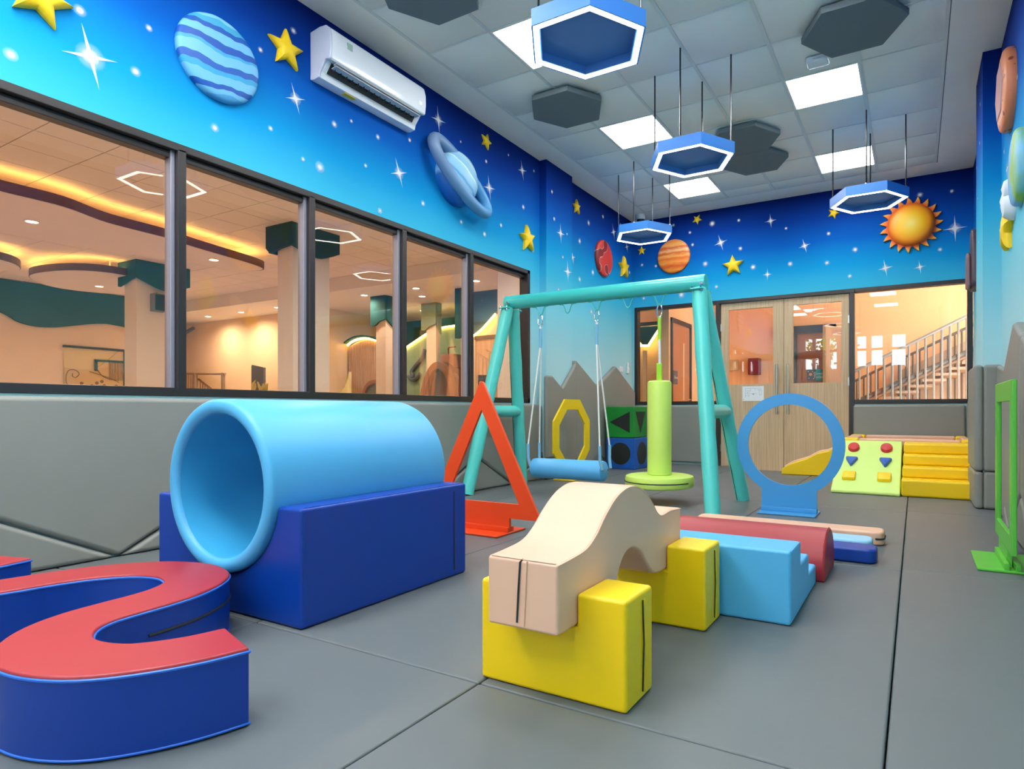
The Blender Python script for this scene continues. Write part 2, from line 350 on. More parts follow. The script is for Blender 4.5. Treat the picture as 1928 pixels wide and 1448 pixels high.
bbar('frame_jamb', 0.53, 0.585, ZW0, ZW1, win3); bbar('frame_head', XD1 + 0.03, 0.53, ZW1 - 0.05, ZW1, win3); bbar('frame_sill', XD1 + 0.03, 0.53, ZW0, ZW0 + 0.055, win3)
box('pane', XD1 + 0.03, 0.53, YB + 0.04, YB + 0.046, ZW0 + 0.04, ZW1 - 0.04, M_glass, win3)
trim = struct(link(bpy.data.objects.new('trim_1', None)))
bbar('door_jamb', XD0 - 0.03, XD0 + 0.03, -0.05, ZW1 - 0.05, trim); bbar('door_jamb', XD1 - 0.03, XD1 + 0.03, -0.05, ZW1 - 0.05, trim); bbar('door_head', XD0, XD1 + 0.03, ZW1 - 0.05, ZW1, trim)
# vertical-grain laminate
def wood(name, a, b, sc=(60, 60, 1.2), rough=0.5):
    m = bpy.data.materials.new(name); m.use_nodes = True; nt = m.node_tree; bs = nt.nodes['Principled BSDF']; bs.inputs['Roughness'].default_value = rough
    tc = nt.nodes.new('ShaderNodeTexCoord'); mp = nt.nodes.new('ShaderNodeMapping'); mp.inputs['Scale'].default_value = sc; n = nt.nodes.new('ShaderNodeTexNoise'); n.inputs['Scale'].default_value = 1.6; n.inputs['Detail'].default_value = 5
    r = nt.nodes.new('ShaderNodeValToRGB'); r.color_ramp.elements[0].position = 0.32; r.color_ramp.elements[1].position = 0.68
    r.color_ramp.elements[0].color = lin(a) + (1,); r.color_ramp.elements[1].color = lin(b) + (1,)
    nt.links.new(tc.outputs['Object'], mp.inputs[0]); nt.links.new(mp.outputs[0], n.inputs['Vector']); nt.links.new(n.outputs['Fac'], r.inputs['Fac']); nt.links.new(r.outputs['Color'], bs.inputs['Base Color'])
    MATS[name] = m; return m
M_oak = wood('pale_oak_laminate', (186, 158, 124), (208, 182, 148))
XM = -1.547
def leaf(n, x0, x1, px0, px1, hx):
    d = struct(link(bpy.data.objects.new('door_%d' % n, None))); z1 = 2.283
    y0, y1 = YB + 0.02, YB + 0.065; pz0, pz1 = 1.143, 2.188
    box('leaf_rail', x0, x1, y0, y1, -0.04, pz0, M_oak, d, bevel=0.002, seg=1); box('leaf_rail', x0, x1, y0, y1, pz1, z1, M_oak, d, bevel=0.002, seg=1)
    box('leaf_stile', x0, px0, y0, y1, pz0, pz1, M_oak, d); box('leaf_stile', px1, x1, y0, y1, pz0, pz1, M_oak, d)
    box('pane', px0, px1, y0 + 0.02, y0 + 0.026, pz0, pz1, M_glass, d)
    h = tube('handle', [(hx, y0 - 0.055, 0.73), (hx, y0 - 0.055, 1.40)], 0.016, M_steel, d, n=14)
    for z in (0.80, 1.33): tube('handle_post', [(hx, y0, z), (hx, y0 - 0.05, z)], 0.009, M_steel, h)
    for z in (0.25, 1.15, 1.95):
        hx0 = x0 if n == 1 else x1; box('hinge', hx0 - 0.012, hx0 + 0.012, y0 - 0.008, y0 + 0.002, z - 0.05, z + 0.05, M_steel, d)
    return d
leaf(1, XD0 + 0.035, XM - 0.003, -2.294, -1.688, -1.632); leaf(2, XM + 0.003, XD1 - 0.035, -1.43, -0.835, -1.487)
pp = thing('evacuation_plan', 'white paper floor plan taped to the left door leaf', 'notice', (-1.955, YB + 0.02, 0.91))
M_paper = mat('paper', (228, 234, 238), rough=0.7); M_ink = mat('faded_ink', (150, 160, 170), rough=0.8)
box('sheet', -2.10, -1.81, YB + 0.0165, YB + 0.019, 0.91, 1.113, M_paper, pp)
bm = bmesh.new()
for x0, x1, z0, z1 in ((-2.06, -1.84, 1.083, 1.086), (-2.06, -2.057, 0.96, 1.083), (-2.06, -2.01, 0.98, 0.983), (-2.012, -2.009, 0.96, 1.05), (-2.04, -1.99, 1.05, 1.053), (-1.99, -1.90, 1.01, 1.013), (-1.96, -1.94, 0.995, 1.012), (-1.87, -1.84, 0.99, 0.993), (-1.87, -1.867, 0.99, 1.06), (-1.842, -1.839, 0.99, 1.06), (-1.99, -1.987, 1.05, 1.084), (-1.93, -1.927, 1.05, 1.084), (-1.90, -1.84, 1.06, 1.064), (-2.035, -2.03, 1.0, 1.04), (-2.09, -2.08, 0.925, 0.935)):
    bm_box(bm, x0, x1, YB + 0.0158, YB + 0.0166, z0, z1)
finish('plan_lines', bm, M_ink, pp)

# ---------------------------------------------------------------- front wall, behind the viewer: the bright windows seen mirrored in the glass
FW = [(-3.0, -2.8), (-2.71, -2.39), (-2.30, -2.10), (-1.53, -1.29), (-1.147, -0.855), (-0.75, -0.256)]; FZ0, FZ1 = 2.05, 3.0
bm = bmesh.new()
bm_box(bm, XL, XR, YF - 0.15, YF, -0.12, FZ0); bm_box(bm, XL, XR, YF - 0.15, YF, FZ1, ZC + 0.1)
ed = [XL] + [v for p in FW for v in p] + [XR]
for a, b in zip(ed[0::2], ed[1::2]): bm_box(bm, a, b, YF - 0.15, YF, FZ0, FZ1)
wall_front = struct(finish('wall_front', bm, mat('front_wall_cream', (240, 234, 224), rough=0.7)))
win4 = struct(link(bpy.data.objects.new('window_4', None)))
for a, b in FW: box('transom', a, b, YF - 0.1, YF - 0.04, 2.57, 2.64, M_black, win4)

# ================================================================ CEILING THINGS
M_pblue = mat('pendant_blue', (58, 128, 210), rough=0.4); M_pin = mat('pendant_inner_blue', (58, 116, 190), rough=0.6)
M_ring = mat('lit_ring', (255, 250, 235), rough=0.5, emit=RING_E, ecol=(255, 246, 226))
M_rod = mat('dark_steel_rod', (70, 72, 76), rough=0.22, metal=0.9)
def hexa(r, cx=0, cy=0): return [(cx + r * math.cos(PI / 3 * k), cy + r * math.sin(PI / 3 * k)) for k in range(6)]
def make_pendant(loc, label):
    t = thing('hexagonal_pendant', label, 'pendant lamp', loc, group='blue hexagonal pendant lamps')
    bm = bmesh.new(); O, I = hexa(.355), hexa(.298)
    f = lambda P, z: [bm.verts.new((a, b, z)) for a, b in P]
    o0, o1, i0, i1 = f(O, 0), f(O, .092), f(I, .004), f(I, .05)
    e0 = f(hexa(.346), 0); e1 = f(hexa(.346), .004)
    for k in range(6):
        j = (k + 1) % 6
        for q in ((o0[k], o0[j], o1[j], o1[k]), (e0[k], e0[j], o0[j], o0[k]), (e1[k], e1[j], e0[j], e0[k]), (i0[k], i0[j], e1[j], e1[k])): bm.faces.new(q)
    bm.faces.new(o1); finish('shade', bm, M_pblue, t, local=True)
    bm = bmesh.new(); i0, i1 = [[bm.verts.new((a, b, z)) for a, b in I] for z in (.004, .055)]
    for k in range(6): j = (k + 1) % 6; bm.faces.new((i0[k], i0[j], i1[j], i1[k]))
    bm.faces.new(i1); finish('inner_panel', bm, M_pin, t, local=True)
    bm = bmesh.new(); bm_ringprism(bm, hexa(.343), hexa(.308), 'z', -.001, .003); finish('light_ring', bm, M_ring, t, local=True)
    h = ZC - loc[2]
    for x, y in ((.325, 0), (-.325, 0), (0, .285), (0, -.285)):
        r = tube('rod', [(x, y, .09), (x, y, h)], .0065, M_rod, t, n=8, local=True)
        lathe('rod_foot', [(0, .092), (.014, .092), (.014, .10), (.007, .108), (0, .108)], M_chrome, r, c=(x, y, 0), n=10, local=True)
    return t
ZP = 2.835
make_pendant((-1.615, 3.06, ZP), 'largest and nearest blue hexagonal pendant, cut off by the top edge')
make_pendant((-1.615, 4.91, ZP), 'middle blue hexagonal pendant hanging over the swing frame')
make_pendant((-2.815, 6.76, ZP), 'back left blue hexagonal pendant under the dome camera')
make_pendant((-1.615, 1.21, ZP), 'blue hexagonal pendant added above the viewer for fill light, out of view')  # this pendant and the next are added, unseen, for more frontal light
make_pendant((-1.615, -0.64, ZP), 'blue hexagonal pendant added behind the viewer for fill light, out of view')
make_pendant((-0.408, 6.73, ZP), 'back right blue hexagonal pendant in front of the sun')
M_hex = mat('grey_acoustic_felt', (108, 119, 122), rough=0.9, bump=0.15, bscale=120)
for x, y, l in ((-2.83, 3.09, 'grey hexagonal ceiling panel cut by the top edge above the air conditioner'), (-2.83, 4.95, 'grey hexagonal ceiling panel below left of the nearest pendant'),
                (-1.55, 6.43, 'grey hexagonal ceiling panel, nearer of the touching pair'), (-1.58, 7.055, 'grey hexagonal ceiling panel, farther of the touching pair'),
                (-0.40, 4.93, 'large grey hexagonal ceiling panel at top right near the smoke detector')):
    t = thing('hexagonal_acoustic_panel', l, 'acoustic panel', (x, y, ZC - .065), group='grey hexagonal ceiling panels')
    prism('felt_board', hexa(.362), 'z', 0.0, .05, M_hex, t, bevel=.006, seg=2, local=True)
    for k in range(3): lathe('spacer', [(0, .05), (.02, .05), (.02, .0645), (0, .0645)], M_white, t, c=(.2 * math.cos(2.1 * k), .2 * math.sin(2.1 * k), 0), n=10, local=True)
t = thing('smoke_detector', 'white smoke detector box on the ceiling beside a lit panel', 'smoke detector', (-.69, 5.30, ZC - .055))
box('housing', -.085, .085, -.06, .06, 0.0, .055, mat('plastic_white', (225, 230, 232), rough=.4), t, bevel=.018, seg=3, local=True)
box('led_strip', -.03, .03, -.0615, -.0595, .022, .026, mat('pale_grey_mark', (170, 178, 184)), t, local=True)
t = thing('dome_camera', 'small white dome camera in the far ceiling corner', 'camera', (-3.50, 8.30, ZC))
lathe('base', [(0, 0), (.07, 0), (.075, -.045), (.062, -.07), (0, -.07)], mat('plastic_white', (225, 230, 232)), t, local=True, n=24)
lathe('dome', [(.055, -.07), (.052, -.095), (.035, -.12), (0, -.128)], M_dark, t, local=True, n=24)

# ---------------------------------------------------------------- air conditioner
t = thing('air_conditioner', 'white wall-mounted air conditioner above the long window', 'air conditioner', (XL, 2.88, 3.12))
M_ac = mat('ac_white_gloss', (226, 231, 238), rough=.18); M_acg = mat('ac_side_grey', (206, 210, 226), rough=.35)
Y0, Y1 = 2.885, 3.835
P = [(XL, 3.462), (XL + .10, 3.475), (XL + .165, 3.468), (XL + .195, 3.44), (XL + .212, 3.38), (XL + .214, 3.30), (XL + .205, 3.235), (XL + .195, 3.225), (XL + .155, 3.232), (XL + .10, 3.165), (XL + .09, 3.125), (XL + .04, 3.118), (XL, 3.125)]
prism('body', P, 'y', Y0 + .02, Y1, M_ac, t, bevel=.004, seg=2)
prism('side_cap', [(a, b) for a, b in P if True], 'y', Y0, Y0 + .02, M_acg, t, bevel=.005, seg=2)
for k in range(2): prism('louver', [(XL + .150 + .02 * k, 3.196 + .018 * k), (XL + .152 + .02 * k, 3.190 + .018 * k), (XL + .196 + .006 * k, 3.197 + .017 * k), (XL + .196 + .006 * k, 3.203 + .017 * k)], 'y', Y0 + .06, Y1 - .06, mat('louver_grey', (170, 176, 182), rough=.4), t)
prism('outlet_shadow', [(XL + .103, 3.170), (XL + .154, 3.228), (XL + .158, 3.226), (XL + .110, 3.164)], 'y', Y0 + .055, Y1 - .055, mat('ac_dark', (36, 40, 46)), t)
for k in range(16): box('fin', XL + .118, XL + .165, Y0 + .08 + .052 * k, Y0 + .084 + .052 * k, 3.184, 3.222, mat('ac_dark', (36, 40, 46)), t)
box('energy_sticker', XL + .208, XL + .2155, 3.03, 3.075, 3.36, 3.405, mat('sticker_green', (150, 180, 160)), t)
box('warning_sticker', XL + .045, XL + .085, 3.12, 3.22, 3.1165, 3.1195, mat('sticker_yellow', (226, 196, 40)), t)
text_mesh('display_digits', '23', .03, mat('display_white', (250, 252, 255), emit=.6), t, (XL + .216, 3.755, 3.285), (PI / 2, 0, PI / 2))

# ================================================================ PADDED ORNAMENTS ON THE MURAL
# built facing -Y and turned onto their wall: back 0, left +90 degrees, right -90 degrees
RZ = {'L': PI / 2, 'B': 0.0, 'R': -PI / 2}
def wpos(w, a, z, off=0.0): return {'L': (XL + off, a, z), 'B': (a, YB - off, z), 'R': (XR - off, a, z)}[w]
M_star = mat('star_yellow', (248, 204, 10), rough=.5, var=.05, vscale=8)
def star_mesh(R, name='star'):
    bm = bmesh.new(); pts = []
    for k in range(10):
        r = R if k % 2 == 0 else R * .46; t_ = PI / 2 + k * PI / 5; pts.append((r * math.cos(t_), r * math.sin(t_)))
    lay = []
    for s, d in ((.97, 0), (1.0, .10), (.93, .2), (.72, .30), (.4, .36)):
        lay.append([bm.verts.new((a * s, -d * R, b * s)) for a, b in pts])
    for A, B in zip(lay, lay[1:]):
        for k in range(10): j = (k + 1) % 10; bm.faces.new((A[k], A[j], B[j], B[k]))
    c = bm.verts.new((0, -.38 * R, 0)); b = bm.verts.new((0, 0, 0))
    for k in range(10): j = (k + 1) % 10; bm.faces.new((lay[-1][k], lay[-1][j], c)); bm.faces.new((lay[0][j], lay[0][k], b))
    return bm
def star(w, a, z, R, tilt, label):
    o = finish('star_ornament', star_mesh(R), M_star, None, smooth=True)
    o.location = wpos(w, a, z); o.rotation_euler = (0, math.radians(tilt), RZ[w]); return tag(o, label, 'ornament', 'padded yellow stars on the mural')
star('L', 1.335, 2.80, .145, 8, 'yellow padded star cut by the top left corner of the picture')
star('L', 2.685, 3.235, .14, -3, 'large yellow padded star left of the air conditioner')
star('L', 4.92, 3.465, .085, 14, 'small yellow padded star right above the ringed planet')
star('L', 5.655, 2.67, .155, -8, 'yellow padded star at the window corner beside the pilaster')
star('L', 6.79, 3.35, .10, -5, 'small yellow padded star just past the left pilaster')
star('L', 8.22, 2.875, .17, -4, 'yellow padded star beside the red planet')
star('B', -2.222, 2.80, .155, -4, 'yellow padded star right of the orange striped planet')
star('B', -2.74, 3.525, .075, 30, 'small yellow padded star high on the back wall')
star('B', -3.60, 3.185, .07, 0, 'small yellow padded star below the back left pendant')
star('B', -0.925, 3.33, .08, 25, 'small yellow padded star under the back right pendant')
star('R', 5.33, 2.06, .165, 6, 'yellow padded star on the right wall seen edge on')

def dome(w, a, z, R, depth, m, name, label, cat='ornament', tilt=0, edge=.02):
    bm = bmesh.new(); prof = [(R * .985, 0), (R, -depth * .3)] + [(R * (1 - .12 * (1 - math.cos(x))), -depth * (.3 + .55 * math.sin(x))) for x in (.4, .8, 1.2)] + [(R * .8, -depth * .92), (R * .5, -depth), (0, -depth * 1.02)]
    bm_lathe(bm, prof, axis='y', n=48); o = finish(name, bm, m, None, smooth=True)
    o.location = wpos(w, a, z); o.rotation_euler = (0, math.radians(tilt), RZ[w]); return tag(o, label, cat)
BW = [(0, (70, 150, 205)), (.06, (100, 172, 214)), (.12, (10, 80, 165)), (.18, (100, 174, 216)), (.30, (40, 150, 200)), (.36, (14, 84, 168)), (.44, (104, 176, 220)), (.56, (52, 152, 206)), (.60, (14, 80, 168)), (.68, (106, 178, 222)), (.78, (16, 84, 170)), (.84, (60, 160, 200)), (.92, (120, 194, 230)), (.97, (20, 90, 176))]
dome('L', 2.222, 2.935, .255, .055, ramp_mat('blue_wave_bands', BW, 'Z', -.25, .25, noise=.13, nscale=4.5, rough=.5, interp='CONSTANT', stretch=(1, 1, .6)), 'banded_planet', 'blue wavy banded planet ornament left of the air conditioner', tilt=-6)
OB = [(0, (216, 84, 22)), (.10, (246, 150, 40)), (.20, (222, 84, 24)), (.32, (250, 160, 60)), (.42, (236, 110, 40)), (.50, (253, 178, 84)), (.58, (226, 88, 34)), (.66, (252, 196, 130)), (.74, (222, 84, 32)), (.82, (250, 180, 100)), (.92, (240, 140, 60))]
dome('B', -3.09, 3.035, .25, .05, ramp_mat('orange_bands', OB, 'Z', -.25, .25, noise=.07, nscale=9.0, rough=.45, stretch=(1, 1, 4)), 'striped_planet', 'orange and cream striped round planet on the back wall')
# red planet: painted wandering white lines
m = mat('red_planet_paint', (200, 50, 44), rough=.45); nt = m.node_tree; b_ = nt.nodes['Principled BSDF']
tc = nt.nodes.new('ShaderNodeTexCoord'); n = nt.nodes.new('ShaderNodeTexNoise'); n.inputs['Scale'].default_value = 7.0; n.inputs['Detail'].default_value = 0.5
r = nt.nodes.new('ShaderNodeValToRGB'); el = r.color_ramp.elements
for p_ in range(3): el.new(.5)
for e, (p_, c) in zip(el, ((0, (128, 36, 36)), (.415, (140, 40, 38)), (.43, (250, 200, 190)), (.45, (206, 56, 48)), (1, (214, 64, 54)))): e.position = p_; e.color = lin(c) + (1,)
nt.links.new(tc.outputs['Object'], n.inputs['Vector']); nt.links.new(n.outputs['Fac'], r.inputs['Fac']); nt.links.new(r.outputs['Color'], b_.inputs['Base Color'])
dome('L', 7.55, 2.865, .25, .05, m, 'red_planet', 'red round planet with white wandering lines in the far corner')
# sun: rayed backing with a puffy disc in front
t = thing('sun_ornament', 'orange and yellow padded sun with wavy rays on the back wall', 'ornament', (-.052, YB, 3.045))
bm = bmesh.new(); pts = []; NR = 19
for k in range(NR):
    a0 = 2 * PI * k / NR
    for r_, da in ((.262, -.5), (.30, -.28), (.345, .06), (.30, .16), (.27, .3)):
        th = a0 + da * 2 * PI / NR; pts.append((r_ * math.cos(th), r_ * math.sin(th)))
bm_prism(bm, pts, 'y', -.03, 0.0); finish('rays', bm, ramp_mat('sun_ray_paint', [(0, (226, 92, 26)), (.5, (238, 130, 30)), (1, (250, 178, 40))], 'Z', 0, 1, rough=.5), t, local=True, bevel=.006, seg=1)
def radial(m, stops, R):
    nt = m.node_tree; tc = nt.nodes.new('ShaderNodeTexCoord'); sp = nt.nodes.new('ShaderNodeSeparateXYZ'); cb = nt.nodes.new('ShaderNodeCombineXYZ'); ln = nt.nodes.new('ShaderNodeVectorMath'); ln.operation = 'LENGTH'
    nt.links.new(tc.outputs['Object'], sp.inputs[0]); nt.links.new(sp.outputs['X'], cb.inputs['X']); nt.links.new(sp.outputs['Z'], cb.inputs['Y']); nt.links.new(cb.outputs[0], ln.inputs[0])
    mr = nt.nodes.new('ShaderNodeMapRange'); mr.inputs[2].default_value = R; nt.links.new(ln.outputs['Value'], mr.inputs[0]); r = nt.nodes.new('ShaderNodeValToRGB'); el = r.color_ramp.elements
    while len(el) < len(stops): el.new(.5)
    for e, (p_, c) in zip(el, stops): e.position = p_; e.color = lin(c) + (1,)
    nt.links.new(mr.outputs[0], r.inputs['Fac']); nt.links.new(r.outputs['Color'], nt.nodes['Principled BSDF'].inputs['Base Color']); return m
SUNS = [(0, (250, 226, 120)), (.3, (252, 206, 60)), (.5, (252, 192, 14)), (.75, (250, 160, 16)), (1, (232, 96, 20))]
for ch in t.children: ch.data.materials.clear(); ch.data.materials.append(radial(mat('sun_rays', (240, 130, 30)), [(0, (220, 80, 20)), (.76, (224, 88, 24)), (.88, (246, 150, 30)), (1, (252, 190, 50))], .345))
bm = bmesh.new(); bm_lathe(bm, [(.25, -.03), (.255, -.045), (.24, -.075), (.20, -.095), (.1, -.108), (0, -.112)], axis='y', n=48); finish('disc', bm, radial(mat('sun_disc', (250, 190, 20), rough=.45), SUNS, .255), t, local=True, smooth=True)
# ringed planet
t = thing('ringed_planet', 'pale blue ringed planet ornament right of the air conditioner', 'ornament', (XL, 4.43, 2.925), rz=RZ['L'])
SB = [(0, (10, 84, 170)), (.2, (24, 110, 190)), (.27, (150, 206, 236)), (.33, (130, 192, 228)), (.40, (70, 140, 200)), (.44, (128, 188, 224)), (.60, (150, 204, 232)), (.63, (218, 236, 240)), (.66, (132, 190, 224)), (.80, (150, 206, 236)), (.84, (222, 236, 226)), (.88, (140, 198, 230))]
mS = ramp_mat('pale_blue_bands', SB, 'Z', -.24, .24, noise=.05, nscale=5, rough=.45, interp='LINEAR')
ball = bmesh.new(); bm_lathe(ball, [(.245, 0), (.25, -.04), (.24, -.085), (.205, -.125), (.13, -.155), (0, -.165)], axis='y', n=48)
o = finish('globe', ball, mS, t, local=True, smooth=True); o.rotation_euler = (0, math.radians(28), 0)
bm = bmesh.new(); ring = []
for k in range(48):
    th = 2 * PI * k / 48; a, b2 = .43 * math.cos(th), .155 * math.sin(th); co, si = math.cos(math.radians(-28)), math.sin(math.radians(-28))
    ring.append((a * co - b2 * si, -.10 + .045 * math.sin(th), a * si + b2 * co))
bm_tube(bm, ring, .053, 12, True); finish('ring', bm, ramp_mat('ring_blue_grey', [(0, (112, 138, 176)), (1, (74, 152, 206))], 'X', -.4, .4, rough=.45), t, local=True, smooth=True)
# right wall ornaments, seen almost edge on
mC = mat('crater_planet_paint', (218, 128, 84), rough=.5); nt = mC.node_tree; v = nt.nodes.new('ShaderNodeTexVoronoi'); v.inputs['Scale'].default_value = 14; tc = nt.nodes.new('ShaderNodeTexCoord'); r = nt.nodes.new('ShaderNodeValToRGB')
r.color_ramp.elements[0].position = .2; r.color_ramp.elements[0].color = lin((150, 74, 50)) + (1,); r.color_ramp.elements[1].position = .24; r.color_ramp.elements[1].color = lin((220, 132, 90)) + (1,)
nt.links.new(tc.outputs['Object'], v.inputs['Vector']); nt.links.new(v.outputs['Distance'], r.inputs['Fac']); nt.links.new(r.outputs['Color'], nt.nodes['Principled BSDF'].inputs['Base Color'])
o = dome('R', 5.27, 3.03, .28, .075, mC, 'cratered_planet', 'orange speckled planet with mauve face high on the right wall')
bm = bmesh.new(); bm_lathe(bm, [(.2, -.073), (.19, -.079), (0, -.0805)], axis='y', n=6); p_ = finish('face', bm, mat('mauve_paint', (190, 140, 140)), o, local=True)
o = dome('R', 4.78, 2.32, .24, .06, ramp_mat('earth_paint', [(0, (70, 140, 200)), (.46, (110, 180, 225)), (.52, (150, 190, 90)), (.7, (130, 180, 80)), (1, (120, 190, 230))], 'X', -.3, .3, noise=.5, nscale=5, rough=.5), 'earth_globe', 'blue and green globe ornament cut by the right edge')
t = thing('cloud_ornament', 'small white puffy cloud between the globe and the star', 'ornament', (XR, 5.13, 2.20), rz=RZ['R'])
bm = bmesh.new()
for a, b2, r_ in ((0, -.02, .10), (.03, .09, .075), (-.05, .03, .08)): bm_lathe(bm, [(r_, 0), (r_ * .95, -.03), (r_ * .7, -.065), (0, -.08)], c=(a, 0, b2), axis='y', n=20)
finish('puff', bm, mat('cloud_white', (226, 234, 240)), t, local=True, smooth=True)
t = thing('rocket_ornament', 'dark mauve padded ornament on the right wall by the back corner', 'ornament', (XR, 7.72, 2.33), rz=RZ['R'])
mR = mat('mauve_brown', (84, 64, 74), rough=.5); mR2 = mat('mauve_light', (132, 104, 110), rough=.5)
prism('body', [(-.22, -.27), (.16, -.27), (.19, -.2), (.14, .2), (.05, .36), (-.08, .36), (-.17, .1)], 'y', -.085, 0, mR, t, local=True, bevel=.03, seg=3)
prism('front_pad', [(-.12, -.26), (.14, -.26), (.12, .05), (0, .12), (-.10, .05)], 'y', -.125, -.085, mR2, t, local=True, bevel=.03, seg=3)

# ---------------------------------------------------------------- painted sparkles and dots (flat paint with soft airbrushed edges)
mP = bpy.data.materials.new('white_airbrush'); mP.use_nodes = True; nt = mP.node_tree; b_ = nt.nodes['Principled BSDF']; b_.inputs['Base Color'].default_value = (.9, .95, 1, 1); b_.inputs['Roughness'].default_value = .6
at = nt.nodes.new('ShaderNodeAttribute'); at.attribute_name = 'cover'; nt.links.new(at.outputs['Fac'], b_.inputs['Alpha'])
def paint_mesh(name, rings, spokes=0, sp_len=1.0):
    bm = bmesh.new(); lay = bm.verts.layers.float.new('cover'); n = 20; prev = None
    c = bm.verts.new((0, 0, 0)); c[lay] = rings[0][1]
    for r_, a_ in rings[1:]:
        cur = []
        for k in range(n): v = bm.verts.new((r_ * math.cos(2 * PI * k / n), 0, r_ * math.sin(2 * PI * k / n))); v[lay] = a_; cur.append(v)
        for k in range(n):
            j = (k + 1) % n
            if prev is None: bm.faces.new((c, cur[j], cur[k]))
            else: bm.faces.new((prev[k], prev[j], cur[j], cur[k]))
        prev = cur
    for k in range(spokes):
        th = 2 * PI * k / spokes + .18; L = sp_len * (1.0 if k % 2 else .8); d = (math.cos(th), math.sin(th)); p = (-d[1], d[0])
        vs = [bm.verts.new((d[0] * x + p[0] * y, -.0008, d[1] * x + p[1] * y)) for x, y in ((0, -.09), (L, 0), (0, .09))]
        for v, a_ in zip(vs, (.8, .5, .8)): v[lay] = a_
        bm.faces.new(vs)
    me = bpy.data.meshes.new(name); bm.to_mesh(me); bm.free(); me.materials.append(mP); return me
me_dot = paint_mesh('painted_dot', [(0, .85), (.3, .6), (.6, .2), (1, 0)]); me_spark = paint_mesh('painted_sparkle', [(0, .85), (.16, .6), (.32, .22), (.55, 0)], 4, 1.25)
WALL = {'L': wall_left, 'B': wall_back, 'R': wall_right}
def paint(w, u, v, size, sp=False):
    p = onx(u, v, XL) if w == 'L' else ony(u, v, YB) if w == 'B' else onx(u, v, XR)
    o = link(bpy.data.objects.new('painted_sparkle' if sp else 'painted_dot', me_spark if sp else me_dot)); off = .0025
    p = {'L': Vector((XL + off, p.y, p.z)), 'B': Vector((p.x, YB - off, p.z)), 'R': Vector((XR - off, p.y, p.z))}[w]
    o.parent = WALL[w]; o.location = p; o.scale = (size,) * 3; o.rotation_euler = (0, random.uniform(-.2, .2), RZ[w])
for u, v, s in ((170, 107, .13), (556, 186, .085), (825, 226, .10), (751, 326, .10), (921, 354, .105), (983, 321, .09)): paint('L', u, v, s, True)
for u, v, s in ((150, 20, .032), (20, 103, .034), (280, 53, .022), (255, 135, .03), (404, 241, .03), (509, 242, .022), (602, 315, .045), (629, 234, .03), (552, 58, .028), (490, 94, .022), (711, 258, .026), (771, 264, .024), (661, 228, .018), (796, 383, .03), (688, 312, .02), (715, 397, .03), (912, 441, .034), (943, 424, .028), (868, 418, .03), (985, 390, .035), (957, 292, .02), (915, 304, .028), (1003, 470, .035), (1005, 322, .024), (867, 267, .018), (715, 397, .026), (570, 300, .02)): paint('L', u, v, s)
for u, v, s in ((1155, 437, .10), (1180, 465, .09), (1078, 485, .08)): paint('L', u, v, s, True)
for u, v, s in ((1091, 454, .045), (1108, 420, .045), (1135, 408, .04), (1116, 513, .05), (1185, 513, .04), (1091, 526, .04), (1168, 423, .03), (1113, 587, .05)): paint('L', u, v, s)
for u, v, s in ((1357, 457, .10), (1732, 503 - 0, .07), (1667, 505, .09), (1798, 430, .13), (1451, 416, .08), (1515, 463, .08), (1445, 517, .07)): paint('B', u, v, s, True)
for u, v, s in ((1341, 421, .05), (1391, 415, .03), (1299, 438, .03), (1304, 461, .03), (1268, 424, .03), (1394, 468, .035), (1328, 497, .045), (1235, 501, .03), (1209, 499, .03), (1418, 503, .045), (1283, 555, .06), (1212, 562, .035), (1349, 540, .03), (1557, 495, .035), (1732, 367, .04), (1792, 360, .03), (1560, 440, .03), (1480, 430, .025), (1610, 470, .04), (1488, 497, .04), (1600, 520, .03), (1770, 470, .03)): paint('B', u, v, s)
for u, v, s in ((1889, 100, .06), (1897, 318, .08)): paint('R', u, v, s, True)
for u, v, s in ((1916, 145, .04), (1906, 300, .03), (1891, 286, .03)): paint('R', u, v, s)
for y, z, s in ((6.1, 3.0, .03), (6.3, 2.6, .025), (6.2, 2.2, .03), (6.05, 3.3, .03), (6.4, 2.9, .02)):   # dots on the two pilasters' faces
    for xx, rz, W in ((-3.6535, PI / 2, wall_left), (.4625, -PI / 2, wall_right)):
        o = link(bpy.data.objects.new('painted_dot', me_dot)); o.parent = W; o.location = (xx, y, z); o.scale = (s,) * 3; o.rotation_euler = (0, 0, rz)
for y, z, s in ((6.25, 2.87, .10), (6.42, 2.45, .11)):
    o = link(bpy.data.objects.new('painted_sparkle', me_spark)); o.parent = wall_left; o.location = (-3.6535, y, z); o.scale = (s,) * 3; o.rotation_euler = (0, .1, PI / 2)

# ================================================================ PLAY EQUIPMENT
V_blue = vinyl('royal_blue_vinyl', (0, 58, 154)); V_sky = vinyl('sky_blue_vinyl', (80, 172, 222)); V_sky_in = vinyl('tunnel_lining_blue', (60, 168, 218))
V_red = vinyl('red_vinyl', (166, 42, 50)); V_yel = vinyl('yellow_vinyl', (252, 208, 0)); V_pea = vinyl('peach_vinyl', (232, 184, 154))
V_lime = vinyl('lime_vinyl', (210, 238, 128)); V_lime2 = vinyl('lime_swing_vinyl', (200, 230, 104)); V_mint = vinyl('turquoise_sleeve', (86, 206, 196), .38); V_lblue = vinyl('pale_blue_vinyl', (150, 204, 234)); V_stblue = vinyl('light_blue_vinyl', (84, 178, 230))
def zip_strip(name, pts, r, parent, m=None): return tube(name, pts, r, m or M_zip, parent, n=6)
def seam(parent, pts, m, r=.0022): return tube('seam', pts, r, m, parent, n=6)

